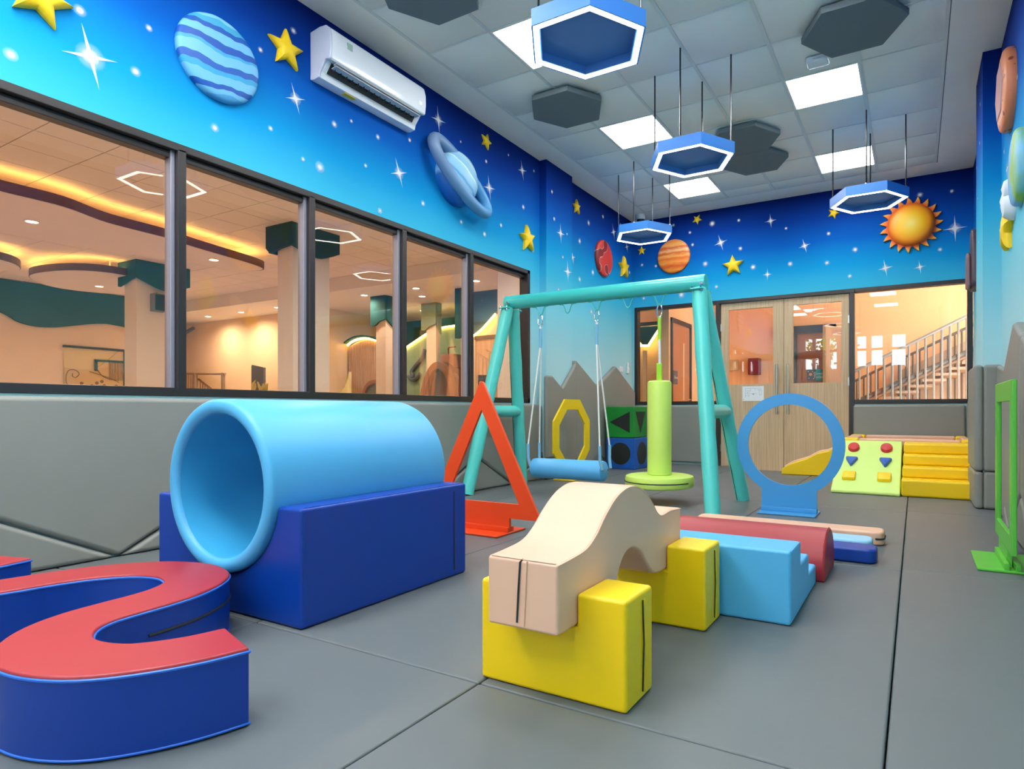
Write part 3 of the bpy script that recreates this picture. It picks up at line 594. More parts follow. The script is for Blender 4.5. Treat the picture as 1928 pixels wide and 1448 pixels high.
# ---------------------------------------------------------------- wavy balance beam
ctrl = [(-1.528, .957), (-1.555, .870), (-1.60, .79), (-1.665, .722), (-1.755, .684), (-1.855, .678), (-1.945, .712), (-2.015, .772), (-2.055, .85), (-2.068, .94), (-2.076, 1.02), (-2.095, 1.10), (-2.14, 1.18), (-2.205, 1.238), (-2.315, 1.268), (-2.42, 1.253), (-2.515, 1.20), (-2.598, 1.10), (-2.642, .99), (-2.664, .88), (-2.69, .785), (-2.75, .705), (-2.84, .668), (-2.94, .682), (-3.03, .745), (-3.085, .84), (-3.12, .94), (-3.15, 1.045)]
cl = catmull(ctrl, 5); WB = .098
left, right = [], []
for i, p in enumerate(cl):
    a, b = cl[max(0, i - 1)], cl[min(len(cl) - 1, i + 1)]; d = Vector((b[0] - a[0], b[1] - a[1])).normalized(); nrm = Vector((-d.y, d.x))
    left.append((p[0] + nrm.x * WB, p[1] + nrm.y * WB)); right.append((p[0] - nrm.x * WB, p[1] - nrm.y * WB))
HB = .195
t = thing('wavy_balance_beam', 'blue wavy foam balance beam with red top in the left foreground', 'balance beam', (-1.53, .957, 0))
def strip_solid(name, z0, z1, m, grow=0.0, bev=.0):
    bm = bmesh.new(); n = len(left)
    L0, R0, L1, R1 = [[bm.verts.new((a, b, z)) for a, b in S] for z in (z0, z1) for S in (left, right)]
    for i in range(n - 1):
        for q in ((L0[i], L0[i + 1], R0[i + 1], R0[i]), (L1[i], R1[i], R1[i + 1], L1[i + 1]), (L0[i], L1[i], L1[i + 1], L0[i + 1]), (R0[i], R0[i + 1], R1[i + 1], R1[i])): bm.faces.new(q)
    bm.faces.new((L0[0], R0[0], R1[0], L1[0])); bm.faces.new((L0[-1], L1[-1], R1[-1], R0[-1]))
    return finish(name, bm, m, t, bevel=bev, seg=3, ang=50)
strip_solid('side_cover', 0.002, HB - .012, V_blue, bev=.006); strip_solid('top_cover', HB - .0125, HB, V_red, bev=.009)
M_piping = vinyl('bright_blue_piping', (40, 110, 220))
outl = [(a, b, HB - .011) for a, b in left] + [(a, b, HB - .011) for a, b in right[::-1]]
tube('piping', outl, .004, M_piping, t, n=6, closed=True)
zip_strip('zipper', [(a, b, .115) for a, b in right[46:76]], .005, t)
tube('bottom_piping', [(a, b, .008) for a, b in left] + [(a, b, .008) for a, b in right[::-1]], .003, M_piping, t, n=6, closed=True)

# ---------------------------------------------------------------- tunnel and its cradle
TX, TZ, TR, TI, TY0, TY1 = -2.358, .487, .338, .277, 1.40, 2.335
t = thing('foam_tunnel', 'sky blue foam crawl tunnel lying in the blue cradle', 'tunnel', (TX, (TY0 + TY1) / 2, TZ - TR))
prof = [(TI + .004 + .029 * (1 - math.cos(a)), TY0 + .012 - .022 * math.sin(a)) for a in [PI * k / 10 for k in range(10)]] + [(TR - .001, TY0 + .016), (TR, TY0 + .03), (TR, TY1 - .02), (TR - .006, TY1 - .003), (TR - .02, TY1), (TI + .02, TY1), (TI + .006, TY1 - .01)]
lathe('outer_cover', prof, V_sky, t, c=(TX, 0, TZ), axis='y', n=72)
bm = bmesh.new(); NN = 72
rows = []
for q in range(11):
    y = TY0 + .004 + (TY1 - TY0 - .014) * q / 10; rows.append([bm.verts.new((TX + (TI + .006 - (.01 if 0 < q < 10 else 0) + .006 * math.sin(5 * th + q) * (0 < q < 10)) * math.cos(th), y, TZ + (TI + .006 - (.01 if 0 < q < 10 else 0)) * math.sin(th))) for th in [2 * PI * k / NN for k in range(NN)]])
for A, B in zip(rows, rows[1:]):
    for k in range(NN): bm.faces.new((A[k], A[(k + 1) % NN], B[(k + 1) % NN], B[k]))
finish('lining', bm, V_sky_in, t, smooth=True)
seam(t, [(TX + (TR - .003) * math.cos(a), TY0 + .006, TZ + (TR - .003) * math.sin(a)) for a in [2 * PI * k / 60 for k in range(61)]], V_stblue)
t = thing('tunnel_cradle', 'royal blue foam cradle block under the tunnel', 'foam block', (TX, 1.87, 0))
hw = math.sqrt((TR + .002) ** 2 - (.43 - TZ) ** 2); a1 = math.degrees(math.atan2(.43 - TZ, hw))
tr = arc(TX, TZ, TR + .002, a1, -180 - a1, 28)
P = [(-2.824, .001), (-1.892, .001), (-1.892, .43)] + tr + [(-2.824, .43)]
prism('cover', P, 'y', 1.42, 2.333, V_blue, t, bevel=.012, seg=3, ang=40)
zip_strip('zipper', [(-1.8905, 2.245, .03), (-1.8915, 2.243, .40)], .0028, t)
seam(t, [(-1.8915, 1.432, .012), (-1.8915, 1.432, .418)], V_blue); seam(t, [(-1.902, 1.44, .4295), (-1.902, 2.32, .4295)], V_blue)

# ---------------------------------------------------------------- yellow supports and the peach arch bridge
def support(y0, y1, lab):
    t = thing('yellow_bridge_support', lab, 'foam block', (-.874, (y0 + y1) / 2, 0), group='yellow notched foam supports')
    P = [(-1.107, .001), (-.643, .001), (-.643, .291), (-.789, .291), (-.789, .203), (-1.013, .203), (-1.013, .291), (-1.107, .291)]
    prism('cover', P, 'y', y0, y1, V_yel, t, bevel=.011, seg=3)
    yc = y0 + (y1 - y0) * .58; zip_strip('zipper', [(-.6415, yc, .022), (-.6395, yc + .004, .15), (-.6415, yc, .268)], .0022, t)
    tube('zip_flap', [(-.6425, yc + .012, .022), (-.6425, yc + .016, .15), (-.6435, yc + .012, .268)], .0045, V_yel, t, n=6)
    seam(t, [(-1.09, y0 + .004, .288), (-1.03, y0 + .004, .288)], V_yel)
    return t
support(1.432, 1.612, 'nearer yellow foam support under the front end of the peach arch')
support(2.105, 2.292, 'farther yellow foam support beside the light blue steps')
t = thing('arch_bridge', 'peach foam arch bridge resting on two yellow supports', 'foam arch', (-.90, 1.80, .2035))
top = catmull([(1.338, .388), (1.42, .392), (1.50, .402), (1.56, .432), (1.61, .472), (1.68, .515), (1.745, .535), (1.80, .54), (1.855, .532), (1.92, .505), (1.98, .465), (2.025, .425), (2.07, .408), (2.16, .412), (2.27, .405)], 4)
bot = catmull([(2.27, .2045), (2.09, .2045), (2.03, .208), (1.98, .222), (1.93, .262), (1.88, .308), (1.815, .338), (1.755, .332), (1.715, .30), (1.69, .255), (1.66, .2045), (1.50, .2045), (1.338, .2045)], 4)
prism('cover', top + bot, 'x', -1.012, -.79, V_pea, t, bevel=.009, seg=3, ang=45)
zip_strip('zipper', [(-.915, 1.3365, .222), (-.91, 1.335, .30), (-.905, 1.3365, .382), (-.90, 1.345, .3895)], .0026, t)
seam(t, [(-.893, 1.3375, .215), (-.888, 1.3365, .30), (-.884, 1.3375, .386)], V_pea)
seam(t, [(-.7915, y, z - .004) for y, z in top], V_pea); seam(t, [(-1.0, 1.342, .3885), (-.80, 1.342, .3885)], V_pea, .0018)

# ---------------------------------------------------------------- light blue steps, red half round, bars
t = thing('blue_foam_steps', 'light blue foam three-step block behind the far yellow support', 'foam steps', (-.84, 2.62, 0))
P = [(2.31, .001), (2.95, .001), (2.95, .088), (2.745, .092), (2.745, .176), (2.535, .18), (2.535, .268), (2.31, .27)]
prism('cover', P, 'x', -1.29, -.392, V_stblue, t, bevel=.011, seg=3)
seam(t, [(-.394, 2.318, .02), (-.394, 2.318, .255)], V_stblue); seam(t, [(-.394, 2.33, .267), (-.394, 2.52, .267)], V_stblue)
t = thing('red_half_round', 'red half-round foam bar behind the light blue steps', 'foam block', (-.83, 3.16, 0))
P = [(2.975, .001), (3.345, .001)] + [(3.345, .05)] + arc(3.16, .06, .185, -3, 183, 18)[1:-1] + [(2.975, .05)]
P = [(a, b * .215 / .245 if b > .06 else b) for a, b in P]
prism('cover', P, 'x', -1.30, -.358, V_red, t, bevel=.009, seg=3, ang=50)
seam(t, [(-.366, a, b) for a, b in P[3:-1]], V_red, .003)
def bar(name, lab, x0, x1, y0, y1, h, m, zipped=False, rnd=.03):
    t = thing(name, lab, 'foam bar', ((x0 + x1) / 2, (y0 + y1) / 2, 0)); r_ = min(.045, (y1 - y0) / 2 - .004)
    pl = arc(x1 - r_, y0 + r_, r_, -90, 0, 6) + arc(x1 - r_, y1 - r_, r_, 0, 90, 6) + arc(x0 + r_, y1 - r_, r_, 90, 180, 6) + arc(x0 + r_, y0 + r_, r_, 180, 270, 6)
    prism('cover', pl, 'z', .001, h, m, t, bevel=.014, seg=3, ang=50)
    if zipped: zip_strip('zipper', [(a, b, h * .5) for a, b in arc(x1 - r_ , y0 + r_, r_ + .001, -90, 0, 6) + arc(x1 - r_, y1 - r_, r_ + .001, 0, 90, 6)], .006, t)
    return t
bar('balance_bar', 'dark blue rounded foam bar on the mat behind the red bar', -1.25, -.172, 3.44, 3.60, .075, V_blue)
bar('balance_bar', 'pale blue rounded foam bar between the dark blue and peach bars', -1.25, -.205, 3.67, 3.83, .075, V_lblue)
bar('balance_bar', 'long peach rounded foam bar, farthest of the three', -1.27, -.158, 3.93, 4.10, .08, V_pea, True)

# ---------------------------------------------------------------- flat painted frames on feet
def flat_mat(name, rgb): return mat(name, rgb, rough=.38, bump=.05, bscale=20)
M_orange = flat_mat('orange_red_paint', (228, 72, 24)); M_ringb = flat_mat('ring_blue_paint', (66, 152, 212)); M_oct = flat_mat('yellow_paint', (236, 204, 12)); M_green = flat_mat('green_paint', (92, 188, 62))
t = thing('triangle_frame', 'orange red wooden triangle crawl frame beside the tunnel', 'hoop frame', (-2.448, 3.18, 0))
ap, tp = (-2.448, .965), .088
P = [(-2.022, .100), (-2.006, .118), (-2.434, .958), (-2.448, .968), (-2.462, .958), (-2.890, .118), (-2.874, .100)]
hole = [(-2.155, .192), (-2.448, .786), (-2.741, .192)]
bm = bmesh.new(); y0, y1 = 3.17, 3.19
def holed(bm, outer, inner, axis, n0, n1):
    """flat board with a hole: fill between two outlines, then thicken"""
    f = AX[axis]; O = [bm.verts.new(f(a, b, n0)) for a, b in outer]; I = [bm.verts.new(f(a, b, n0)) for a, b in inner]
    es = [bm.edges.new((L[k], L[(k + 1) % len(L)])) for L in (O, I) for k in range(len(L))]
    g = bmesh.ops.triangle_fill(bm, edges=es, use_beauty=True, use_dissolve=False)
    fs = [x for x in g['geom'] if isinstance(x, bmesh.types.BMFace)]
    ex = bmesh.ops.extrude_face_region(bm, geom=fs); vs = [x for x in ex['geom'] if isinstance(x, bmesh.types.BMVert)]
    d = Vector(f(0, 0, n1)) - Vector(f(0, 0, n0)); bmesh.ops.translate(bm, verts=vs, vec=d)
holed(bm, P, hole, 'y', y0, y1); finish('board', bm, M_orange, t)
box('stem', -2.668, -2.228, y0, y1, .012, .101, M_orange, t); 
def foot(t, m, x0, x1, y0, y1, ax='x'):
    box('foot_plate', x0, x1, y0, y1, .0005, .014, m, t, bevel=.003, seg=1)
    c = (y0 + y1) / 2 if ax == 'x' else (x0 + x1) / 2
    if ax == 'x': [box('cleat', x0 + .005, x1 - .005, c + s - .011, c + s + .011, .014, .045, m, t, bevel=.002, seg=1) for s in (-.022, .022)]
    else: [box('cleat', c + s - .011, c + s + .011, y0 + .005, y1 - .005, .014, .045, m, t, bevel=.002, seg=1) for s in (-.022, .022)]
foot(t, M_orange, -2.675, -2.222, 3.03, 3.345)
t = thing('ring_frame', 'blue wooden ring crawl frame in front of the doors', 'hoop frame', (-.838, 4.87, 0))
bm = bmesh.new(); n_ = 72; bm_ringprism(bm, arc(-.838, .518, .392, 0, 355, n_ - 1), arc(-.838, .518, .306, 0, 355, n_ - 1), 'y', 4.86, 4.88); finish('board', bm, M_ringb, t, smooth=True)
P = [(-1.040, .012), (-.640, .012), (-.640, .19)] + [(-.838 + .34 * math.cos(math.radians(a)), .518 + .34 * math.sin(math.radians(a))) for a in range(-54, -127, -8)] + [(-1.040, .19)]
prism('stem', P, 'y', 4.8605, 4.8795, M_ringb, t); foot(t, M_ringb, -1.047, -.633, 4.725, 5.01)
t = thing('octagon_frame', 'yellow wooden octagon crawl frame leaning by the padded wall', 'hoop frame', (-3.40, 6.07, 0))
oc = lambda R: [(6.07 + R / math.cos(PI / 8) * math.cos(PI / 8 + PI / 4 * k), .49 + R / math.cos(PI / 8) * math.sin(PI / 8 + PI / 4 * k)) for k in range(8)]
bm = bmesh.new(); bm_ringprism(bm, oc(.415), oc(.30), 'x', -3.41, -3.39); finish('board', bm, M_oct, t)
box('stem', -3.41, -3.39, 5.88, 6.26, .012, .09, M_oct, t); foot(t, M_oct, -3.53, -3.27, 5.87, 6.27, 'y')
t = thing('rectangle_frame', 'green wooden rectangle crawl frame at the right wall', 'hoop frame', (.40, 3.82, 0))
bm = bmesh.new(); bm_ringprism(bm, [(3.49, .10), (4.16, .10), (4.16, .925), (3.49, .925)], [(3.565, .185), (4.085, .185), (4.085, .825), (3.565, .825)], 'x', .388, .410); finish('board', bm, M_green, t, bevel=.003, seg=1)
box('stem', .388, .410, 3.66, 3.99, .012, .101, M_green, t); foot(t, M_green, .262, .545, 3.575, 4.01, 'y')

# ---------------------------------------------------------------- soft cubes
M_cg = vinyl('green_cube_vinyl', (20, 138, 48)); M_cb = vinyl('blue_cube_vinyl', (18, 88, 176)); M_ck = vinyl('cube_black_patch', (34, 38, 36))
CX0, CX1, CY0, CY1 = -3.62, -3.20, 7.40, 7.86
def cube(z0, m, lab, shape):
    t = thing('soft_cube', lab, 'soft cube', ((CX0 + CX1) / 2, (CY0 + CY1) / 2, z0)); h = .415
    box('cover', CX0, CX1, CY0, CY1, z0 + .001, z0 + h, m, t, bevel=.012, seg=3)
    zc = z0 + h / 2; xc, yc = (CX0 + CX1) / 2, (CY0 + CY1) / 2
    if shape == 'disc':
        lathe('patch', [(.145, CY0 + .001), (.145, CY0 - .003), (0, CY0 - .004)], M_ck, t, c=(xc, 0, zc), axis='y', n=40)
        lathe('patch', [(.15, CX1 - .001), (.15, CX1 + .003), (0, CX1 + .004)], M_ck, t, c=(0, yc, zc), axis='x', n=40)
    else:
        prism('patch', [(CX0 + .06, zc), (CX1 - .06, zc - .14), (CX1 - .06, zc + .14)], 'y', CY0 - .003, CY0 + .001, M_ck, t)
        prism('patch', [(CY0 + .06, zc + .14), (CY1 - .06, zc + .14), (yc, zc - .15)], 'x', CX1 - .001, CX1 + .003, M_ck, t)
    return t
cube(0, M_cb, 'blue soft cube with black circles under the green cube', 'disc')
CX0, CX1, CY0, CY1 = -3.625, -3.215, 7.40, 7.84
cube(.4165, M_cg, 'green soft cube with black triangles stacked on the blue cube', 'tri')

# ---------------------------------------------------------------- swing frame
t = thing('swing_frame', 'turquoise padded A-frame holding the two swings', 'swing frame', (-2.50, 4.90, 0))
BZ, BR = 1.825, .066; xa, xb = -3.47, -1.49
tube('top_beam', [(xa, 4.90, BZ), (xb, 4.90, BZ)], BR, mat('turquoise_gloss', (64, 190, 184), rough=.25), t, n=28)
def leg(x0, x1, y1, zt=BZ - .06):
    a = Vector((x0, 4.90 + (.045 if y1 > 4.9 else -.045), zt)); b = Vector((x1, y1, .008))
    n_ = 14; pts = [a.lerp(b, k / n_) for k in range(n_ + 1)]
    o = tube('leg', pts, [.060 + .0022 * math.sin(k * 1.9) if 0 < k < n_ else .058 for k in range(n_ + 1)], V_mint, t, n=24)
    d = (b - a).normalized(); off = Vector((.0, .0, .0)) + (Vector((1, 0, 0)) - d * d.x).normalized() * -.058
    if y1 > 4.9: tube('zipper', [p + (Vector((-.6, -.8, 0))).normalized() * .0605 for p in pts[4:]], .004, M_zip, o, n=6)
    return a, b
LR = leg(-1.535, -1.30, 4.44), leg(-1.535, -1.305, 5.36); LL = leg(-3.43, -3.60, 4.45), leg(-3.43, -3.60, 5.35)
for (a, b), (c, d) in (LR, LL):
    f_ = .565; p, q = a.lerp(b, f_), c.lerp(d, f_); tube('cross_bar', [p, q], .056, V_mint, t, n=22)
for x in (-1.535, -3.43):
    for y in (-.10, .10):
        bl = box('clamp_plate', x - .05, x + .05, 4.90 + y - .03, 4.90 + y + .03, BZ - .072, BZ - .060, mat('turquoise_gloss', (64, 190, 184)), t, bevel=.003, seg=1)
        for s in (-.035, .035): tube('bolt', [(x + s, 4.90 + y * 1.1, BZ - .085), (x + s, 4.90 + y * 1.1, BZ - .045)], .009, M_chrome, bl, n=8)
    tube('bolt', [(x + .03, 4.835, BZ - .02), (x + .03, 4.80, BZ - .02)], .012, M_chrome, t, n=8)
HX = [-3.085, -2.79, -2.49, -2.185, -1.895]
for x in HX:
    pts = [(x + a, 4.90, z) for a, z in ((-.085, BZ - .067), (-.05, BZ - .070), (-.032, BZ - .10), (-.02, BZ - .135), (0, BZ - .15), (.02, BZ - .135), (.032, BZ - .10), (.05, BZ - .070), (.085, BZ - .067))]
    tube('swing_hook', catmull(pts, 3), .0055, mat('turquoise_gloss', (64, 190, 184)), t, n=8)

def carabiner(x, t, zt):
    pts = [(x + .022 * math.cos(a), 4.90 + .005 * math.sin(a), zt - .055 + .058 * math.sin(a)) for a in [2 * PI * k / 20 for k in range(20)]]
    c_ = tube('carabiner', pts, .005, M_chrome, t, n=8, closed=True); tube('screw_gate', [(x - .022, 4.895, zt - .08), (x - .022, 4.895, zt - .04)], .008, M_chrome, c_, n=8)
M_rope = mat('white_rope', (226, 228, 226), rough=.8, bump=.6, bscale=90); M_sleeve = vinyl('rope_sleeve_blue', (120, 178, 212)); V_swing = vinyl('swing_blue_vinyl', (86, 172, 226))
t = thing('bolster_swing', 'light blue padded bolster swing hanging on white ropes', 'swing', (-2.785, 4.90, .15))
SR, SZ = .092, .238
lathe('bolster', [(0, -3.165), (SR - .02, -3.163), (SR - .004, -3.152), (SR, -3.13), (SR, -2.44), (SR - .004, -2.418), (SR - .02, -2.407), (0, -2.405)], V_swing, t, c=(0, 4.90, SZ), axis='x', n=36)
for hx, ex in ((HX[0], -3.13), (HX[2], -2.43)):
    zt = BZ - .145; carabiner(hx, t, zt); zr = zt - .11
    tube('rope_thimble', [(hx, 4.90, zr + .01), (hx, 4.90, zr - .02)], .012, M_rope, t, n=8)
    tube('rope_sleeve', [(hx, 4.90, zr - .02), (hx, 4.90, zr - .20)], .0155, M_sleeve, t, n=10)
    sx = ex + (-.03 if hx == HX[0] else .02)
    for s in (-1, 1):
        a = Vector((hx, 4.90 + .006 * s, zr - .19)); b = Vector((sx, 4.90 + .10 * s, SZ + .21)); tube('rope', [a, b], .0075, M_rope, t, n=8)
        tube('strap', [b + Vector((0, 0, .02)), Vector((sx, 4.90 + .097 * s, SZ + .10)), Vector((sx + (.016 if s else 0), 4.90 + .085 * s, SZ + .02))], .014, M_sleeve, t, n=8)
        tube('rivet', [(ex + (.024 if hx == HX[2] else -.036), 4.90 + .045 * s, SZ + .012), (ex + (.032 if hx == HX[2] else -.044), 4.90 + .045 * s, SZ + .012)], .012, M_chrome, t, n=10)
t = thing('disc_swing', 'lime green disc swing with padded post on a single rope', 'swing', (HX[4], 4.90, .13))
hx = HX[4]; zt = BZ - .145; carabiner(hx, t, zt); M_lstrap = vinyl('lime_strap', (150, 206, 40))
box('upper_strap', hx - .016, hx + .016, 4.892, 4.908, zt - .31, zt - .10, M_lstrap, t, bevel=.006, seg=2)
tube('rope', [(hx, 4.90, zt - .30), (hx + .004, 4.90, 1.16)], .012, M_rope, t, n=10)
box('lower_strap', hx - .026, hx + .024, 4.888, 4.912, 1.02, 1.18, M_lstrap, t, bevel=.008, seg=2)
lathe('padded_post', [(0, 1.03), (.085, 1.03), (.098, 1.022), (.102, 1.005), (.102, .24), (.096, .235)], V_lime2, t, c=(hx, 4.90, 0), n=36)
lathe('seat_disc', [(0, .236), (.26, .234), (.283, .226), (.29, .21), (.29, .155), (.283, .140), (.26, .133), (0, .132)], V_lime2, t, c=(hx, 4.90, 0), n=56)
zip_strip('zipper', [(hx + .291 * math.cos(a), 4.90 + .291 * math.sin(a), .183) for a in [math.radians(x) for x in range(170, 345, 6)]], .0045, t)

# ---------------------------------------------------------------- stairs, climbing ramp, platform pool and slide
t = thing('foam_stairs', 'yellow four-step foam stairs in the back right corner', 'foam steps', (.19, 6.80, 0))
SX0, SX1 = -.115, .485
for k in range(4):
    y0 = 6.30 + .20 * k; z1 = .155 + .1 * k
    box('step', SX0 + .004 * k, SX1 - .006 * k, y0, 7.30, (.001 if k == 0 else z1 - .1), z1, V_yel, t, bevel=.022, seg=4)
t = thing('climbing_ramp', 'lime green foam climbing ramp with coloured holds', 'foam ramp', (-.41, 6.80, 0))
P = [(6.275, .001), (7.30, .001), (7.30, .455), (7.22, .455), (6.275, .03)]
prism('cover', P, 'x', -.705, -.122, V_lime, t, bevel=.012, seg=3)
ry, rz = Vector((7.22 - 6.275, .455 - .03)).normalized(); rn = Vector((0, -rz, ry)); rd = Vector((0, ry, rz))
def hold(name, x, s, outline, m, hgt=.035):
    base = Vector((x, 6.275, .03)) + rd * s; bm = bmesh.new(); lay = []
    for sc, h in ((1.0, -.002), (1.0, hgt * .6), (.92, hgt * .88), (.75, hgt)): lay.append([bm.verts.new(base + Vector((a * sc, 0, 0)) + rd * (b * sc) + rn * h) for a, b in outline])
    for A, B in zip(lay, lay[1:]):
        for k in range(len(A)): j = (k + 1) % len(A); bm.faces.new((A[k], A[j], B[j], B[k]))
    bm.faces.new(lay[-1]); return finish(name, bm, m, t, smooth=True)
V_hred, V_hblue = vinyl('hold_red', (206, 50, 54)), vinyl('hold_blue', (30, 90, 190))
rect = [(-.058, -.06), (-.045, -.07), (.045, -.07), (.058, -.06), (.058, .06), (.045, .07), (-.045, .07), (-.058, .06)]
tri = [(-.006, -.085), (.006, -.085), (.055, .055), (.048, .066), (-.048, .066), (-.055, .055)]
for x in (-.565, -.26): hold('square_hold', x, .26, rect, V_yel); hold('triangle_hold', x, .56, tri, V_hblue); hold('round_hold', x, .86, [(.055 * math.cos(a), .085 * math.sin(a)) for a in [2 * PI * k / 20 for k in range(20)]], V_hred)
t = thing('ball_pool', 'peach foam platform rim with yellow corners behind the stairs', 'ball pit', (-.05, 7.85, 0))
for nm, a in (('front_wall', (-.54, .40, 7.31, 7.44)), ('back_wall', (-.54, .40, 8.37, 8.50))): box(nm, a[0], a[1], a[2], a[3], .001, .478, V_pea, t, bevel=.02, seg=3)
for nm, a in (('side_wall', (-.70, -.57, 7.47, 8.34)), ('side_wall', (.43, .56 - .05, 7.47, 8.34))): box(nm, a[0], a[1], a[2], a[3], .001, .478, V_pea, t, bevel=.02, seg=3)
for x0, x1 in ((-.71, -.54), (.40, .512)):
    for y0, y1 in ((7.31, 7.47), (8.34, 8.50)): box('corner_block', x0, x1, y0, y1, .001, .482, V_yel, t, bevel=.025, seg=3)
box('base_mat', -.56, .42, 7.45, 8.36, .002, .05, V_pea, t)
t = thing('foam_slide', 'yellow foam slide wedge with wavy top left of the climbing ramp', 'foam slide', (-1.07, 7.90, 0))
P = [(-1.43, .001), (-.715, .001), (-.715, .40), (-.80, .37), (-.90, .30), (-1.02, .27), (-1.14, .20), (-1.24, .165), (-1.34, .125), (-1.425, .07)]
prism('cover', P, 'y', 7.78, 8.25, V_yel, t, bevel=.012, seg=3)
tube('edge_trim', catmull([(a, 8.02, b + .004) for a, b in P[2:]], 4), .016, V_pea, t, n=8)

# ================================================================ BEYOND THE GLASS: LOBBY, PLAY HALL AND CORRIDOR
LZ, LX, LB = 3.52, -16.70, 3.243                  # lobby ceiling, far wall, lower ceiling behind the beam
M_lobwall = mat('lobby_cream_wall', (236, 212, 184), rough=.75, var=.02); M_lobwhite = mat('lobby_white_wall', (240, 230, 222), rough=.75)
M_lobceil = mat('lobby_ceiling_tile', (236, 222, 214), rough=.85); M_teal = mat('teal_paint', (54, 92, 90), rough=.9, spec=.1); M_brown = mat('island_edge_brown', (104, 72, 58), rough=.5)
M_cove = mat('cove_strip', (255, 226, 150), emit=COVE_E, ecol=(255, 206, 110)); M_lens = mat('downlight_lens', (255, 240, 220), emit=14, ecol=(255, 232, 200)); M_peach = mat('corridor_peach_wall', (244, 192, 138), rough=.75, var=.02)
M_lobfloor = mat('lobby_floor', (214, 196, 176), rough=.45)
struct(box('floor_lobby', -20.2, XL - TW, -1.2, 12.7, -.15, -.05, M_lobfloor)); struct(box('floor_corridor', XL - TW, 3.6, YB + .1, 12.7, -.15, -.05, M_lobfloor))
struct(box('wall_lobby_left_end', -20.2, -20.0, 8.6, 12.7, -.15, LZ + .1, M_lobwall)); struct(box('wall_lobby_jog', -20.0, LX, 8.55, 8.65, -.15, LZ + .1, M_lobwall))
struct(box('wall_lobby_far', LX - .15, LX, -1.2, 8.65, -.15, LZ + .1, M_lobwall)); struct(box('wall_lobby_near', LX, XL - TW, -1.35, -1.2, -.15, LZ + .1, M_lobwall))
struct(box('wall_hall_back', -20.0, 3.6, 12.6, 12.75, -.15, LZ + .1, mat('hall_teal_wall', (60, 110, 110), rough=.7)))
cl_ = struct(box('ceiling_lobby', LX, XL - TW, -1.2, 8.65, LZ + .02, LZ + .12, mat('lobby_tee', (214, 196, 186), rough=.7)))
struct(box('ceiling_low', -20.0, 3.6, 8.70, 12.7, LB, LZ + .12, M_lobwhite)); box('beam_face', LX, -6.26, 8.65, 8.70, LB, LZ + .02, M_lobwhite, bpy.data.objects['ceiling_low'])
me_lt = None
for i in range(21):
    for j in range(16):
        x1 = XL - TW - .05 - .6 * i; y0 = 8.65 - .6 * (j + 1)
        if (y0 + .6) / -(x1 - .6) < .30: continue
        if me_lt is None: o = box('ceiling_tile', -.595, -.005, .005, .595, 0, .018, M_lobceil, None); me_lt = o.data
        else: o = link(bpy.data.objects.new('ceiling_tile', me_lt))
        o.parent = cl_; o.location = (x1, y0, LZ)
def island(name, lab, outline, z=3.25):
    cx = sum(a for a, b in outline) / len(outline); cy = sum(b for a, b in outline) / len(outline)
    t = thing(name, lab, 'ceiling island', (cx, cy, z)); pl = catmull(outline, 5, True)
    prism('soffit', pl, 'z', z, z + .10, M_lobceil, t)
    ou = [(cx + (a - cx) * 1.012, cy + (b - cy) * 1.012) for a, b in pl]; bm = bmesh.new(); bm_ringprism(bm, ou, [(cx + (a - cx) * .998, cy + (b - cy) * .998) for a, b in pl], 'z', z + .004, z + .13); finish('edge_band', bm, M_brown, t)
    tube('cove_light', [(cx + (a - cx) * .94, cy + (b - cy) * .94, z + .105) for a, b in pl], .018, M_cove, t, n=6, closed=True)
    for k in (0, len(pl) // 2): tube('hanger', [(pl[k][0] * .8 + cx * .2, pl[k][1] * .8 + cy * .2, z + .1), (pl[k][0] * .8 + cx * .2, pl[k][1] * .8 + cy * .2, LZ)], .012, M_lobwhite, t, n=6)
island('ceiling_island', 'long curved ceiling island with warm cove light across the left panes', [(-8.96, 2.2), (-9.0, 2.9), (-9.02, 3.47), (-9.28, 4.05), (-9.36, 4.8), (-9.52, 5.3), (-9.78, 6.4), (-10.0, 6.72), (-10.3, 6.55), (-10.7, 5.4), (-11.0, 4.3), (-11.1, 3.2), (-10.9, 2.2), (-10.0, 1.7)])
island('ceiling_island', 'oval ceiling island with cove light left of the first column', [(-12.62, 5.6), (-13.1, 5.06), (-14.1, 4.92), (-14.85, 5.35), (-15.1, 5.9), (-14.8, 6.6), (-13.9, 6.95), (-12.95, 6.6)])
island('ceiling_island', 'small ceiling island with cove light at the far left edge', [(-13.1, 4.2), (-13.75, 4.64), (-14.3, 4.3), (-14.5, 3.5), (-13.9, 2.9), (-13.1, 3.2)])
DL = [(-10.07, 3.53, 3.25), (-10.03, 5.89, 3.25), (-14.16, 6.03, 3.25), (-16.16, 9.34, LB), (-14.74, 9.34, LB), (-13.30, 9.33, LB), (-10.27, 9.25, LB), (-8.78, 9.24, LB), (-7.28, 9.27, LB), (-10.69, 10.05, LB), (-9.28, 9.95, LB), (-13.2, 11.4, LB), (-10.6, 11.4, LB),
      (-5.5, 1.0, LZ), (-8.5, 1.5, LZ), (-11.5, 2.4, LZ), (-15.0, 3.2, LZ), (-5.6, 2.8, LZ), (-5.6, 5.0, LZ), (-5.6, 7.2, LZ), (-2.9, 9.9, LB), (-2.0, 9.2, LB), (-4.6, 9.2, LB)]  # lamps on this row are added out of view to light lobby and corridor
